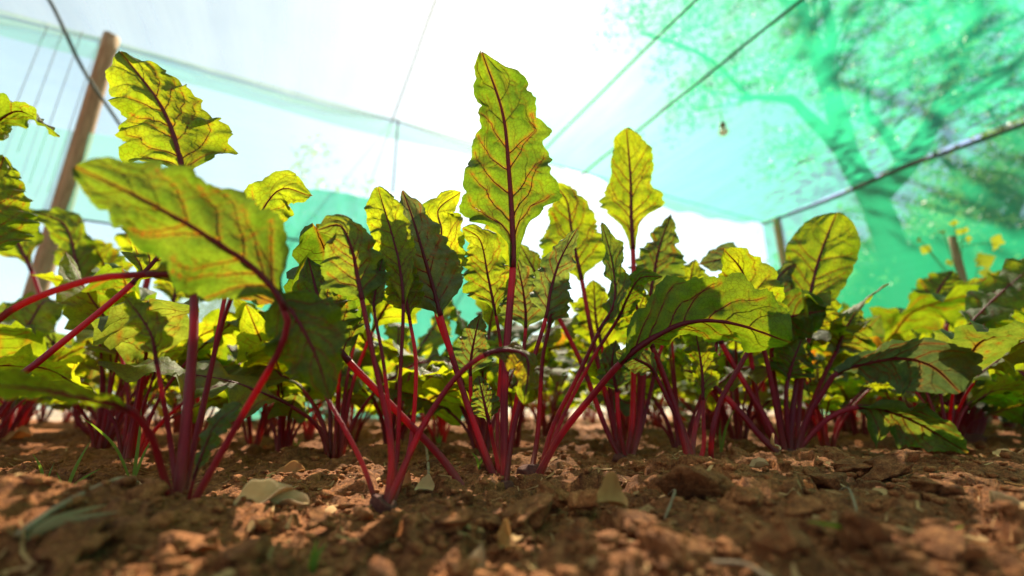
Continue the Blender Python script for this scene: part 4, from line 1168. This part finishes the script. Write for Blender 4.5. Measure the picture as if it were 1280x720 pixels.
sprout("grass_sprout", 58, 600, [(-.018, 0, .030, .0018), (-.006, .01, .022, .0014)], "short blurred grass sprout at far left", 1)
sprout("grass_sprout", 82, 602, [(.014, 0, .046, .0022), (-.01, 0, .02, .0016), (.02, .01, .022, .0014)], "taller grass sprout left of the front red stalk", 2)
sprout("grass_sprout", 168, 590, [(-.006, 0, .066, .0018), (-.065, .0, .058, .0017), (.012, 0, .04, .0015)], "thin tall grass sprout leaning beside the front red stalk", 3)
sprout("grass_sprout", 390, 690, [(.002, 0, .012, .0016), (.006, .002, .010, .0014)], "tiny bright sprout in the foreground left of centre", 4)
sprout("grass_sprout", 900, 560, [(.03, -.01, .07, .0018), (.006, 0, .05, .0014)], "yellow grass sprout among the dark purple stalks", 5)
sprout("grass_sprout", 1150, 672, [(-.05, 0, .012, .0017), (.03, .01, .008, .0014), (.012, -.01, .006, .0018)], "low green grass sprout lying on the right foreground soil", 6)
sprout("grass_sprout", 20, 668, [(.036, .012, .008, .0018), (.024, .018, .010, .0014)], "flat pale green blade lying at the bottom left", 7, M_STRAW)
sprout("grass_sprout", 548, 560, [(.006, 0, .016, .002), (-.006, 0, .014, .002), (.0, .005, .02, .0015)], "small weed between the slender and the centre plant", 8)
sprout("grass_sprout", 600, 596, [(.004, 0, .014, .0016), (-.008, 0, .012, .0014), (.01, 0, .008, .0015)], "small weed at the foot of the centre plant", 9)
sprout("grass_sprout", 370, 560, [(.008, 0, .016, .002), (-.008, 0, .014, .002)], "small weed on the soil behind the pale dead leaf", 10)

def twig(px_pts, r, label, seed):
    pts = []
    for (x, y, dz) in px_pts:
        q = on_ground(x, y); q[2] = float(ground_z(q[0], q[1])) + dz; pts.append(q)
    rope("dry_twig", pts, r, M_TWIG, label, "twig", "dry twigs on the soil", 5, 24)
twig([(1040, 612, .002), (1062, 622, .004), (1072, 645, .004), (1070, 672, .001)], .0008, "curved dry root on the right foreground soil", 1)
twig([(530, 560, .014), (534, 575, .008), (537, 600, .001)], .0016, "pale stub standing between the slender and the centre plant", 2)
twig([(20, 672, .003), (80, 650, .003), (150, 630, .003), (190, 612, .002)], .0016, "long pale dry stem lying at bottom left", 3)
twig([(830, 650, .002), (845, 630, .006), (835, 612, .003)], .0007, "thin dry root on the mound in front of the purple stalks", 4)
twig([(900, 560, .002), (925, 546, .006), (950, 558, .002)], .0010, "thin arched dark root at the foot of the bushy right plant", 5)
twig([(890, 700, .003), (930, 706, .003), (965, 716, .003)], .0009, "blurred dry root at the bottom right of centre", 6)

# young yellow-leaved vine on a stick, right background
q = at(1216, 470, 1.9); q[2] = float(ground_low(q[0], q[1])) - .02
vine = tag(empty("vine_plant", q), "woody stick with small yellow vine leaves rising behind the right plants", "vine")
top = at(1190, 296, 1.9)
C, _ = spline([q, q * .45 + top * .55 + np.array([.02, 0, 0]), top], 16)
g = Geo(); g.add(*tube(C - q, np.linspace(.020, .014, 16), 8)); link("stem", g.mesh("stem", M_WOOD), vine)
rv = random.Random(9)
for (x, y, s) in [(1178, 290, .035), (1205, 286, .040), (1160, 313, .035), (1248, 305, .06), (1225, 327, .055), (1192, 277, .025), (1150, 300, .02), (1235, 345, .05), (1212, 300, .03), (1186, 330, .03)]:
    p = at(x, y, 1.9 + rv.uniform(-.06, .06)) - q
    a = norm(np.array([rv.gauss(0, 1), rv.gauss(0, .6), rv.gauss(0, .7)])); b = norm(np.cross(a, np.array([rv.gauss(0, .5), 1, rv.gauss(0, .5)])))
    nrm = np.cross(a, b)
    t = np.linspace(0, 2 * math.pi, 14, endpoint=False)
    rad = s * (.55 + .28 * np.cos(t) + .14 * np.cos(5 * t))
    V = np.vstack([p, p + (np.cos(t) * rad)[:, None] * a + (np.sin(t) * rad)[:, None] * b + nrm * (.15 * s * np.sin(2 * t))[:, None]])
    F = [(0, 1 + i, 1 + (i + 1) % 14) for i in range(14)]
    lo = link("leaf", mesh_from("leaf", V, F, M_YLEAF), vine)
    g = Geo(); j = C[rv.randrange(9, 16)] - q
    cc, _ = spline([j, (j + p) / 2 + np.array([0, 0, .01]), p], 8)
    g.add(*tube(cc, .002, 4)); link("leaf_stem", g.mesh("leaf_stem", M_GRASS), vine)

print("objects", len(bpy.data.objects), "tris", sum(len(m.polygons) * 2 for m in bpy.data.meshes))
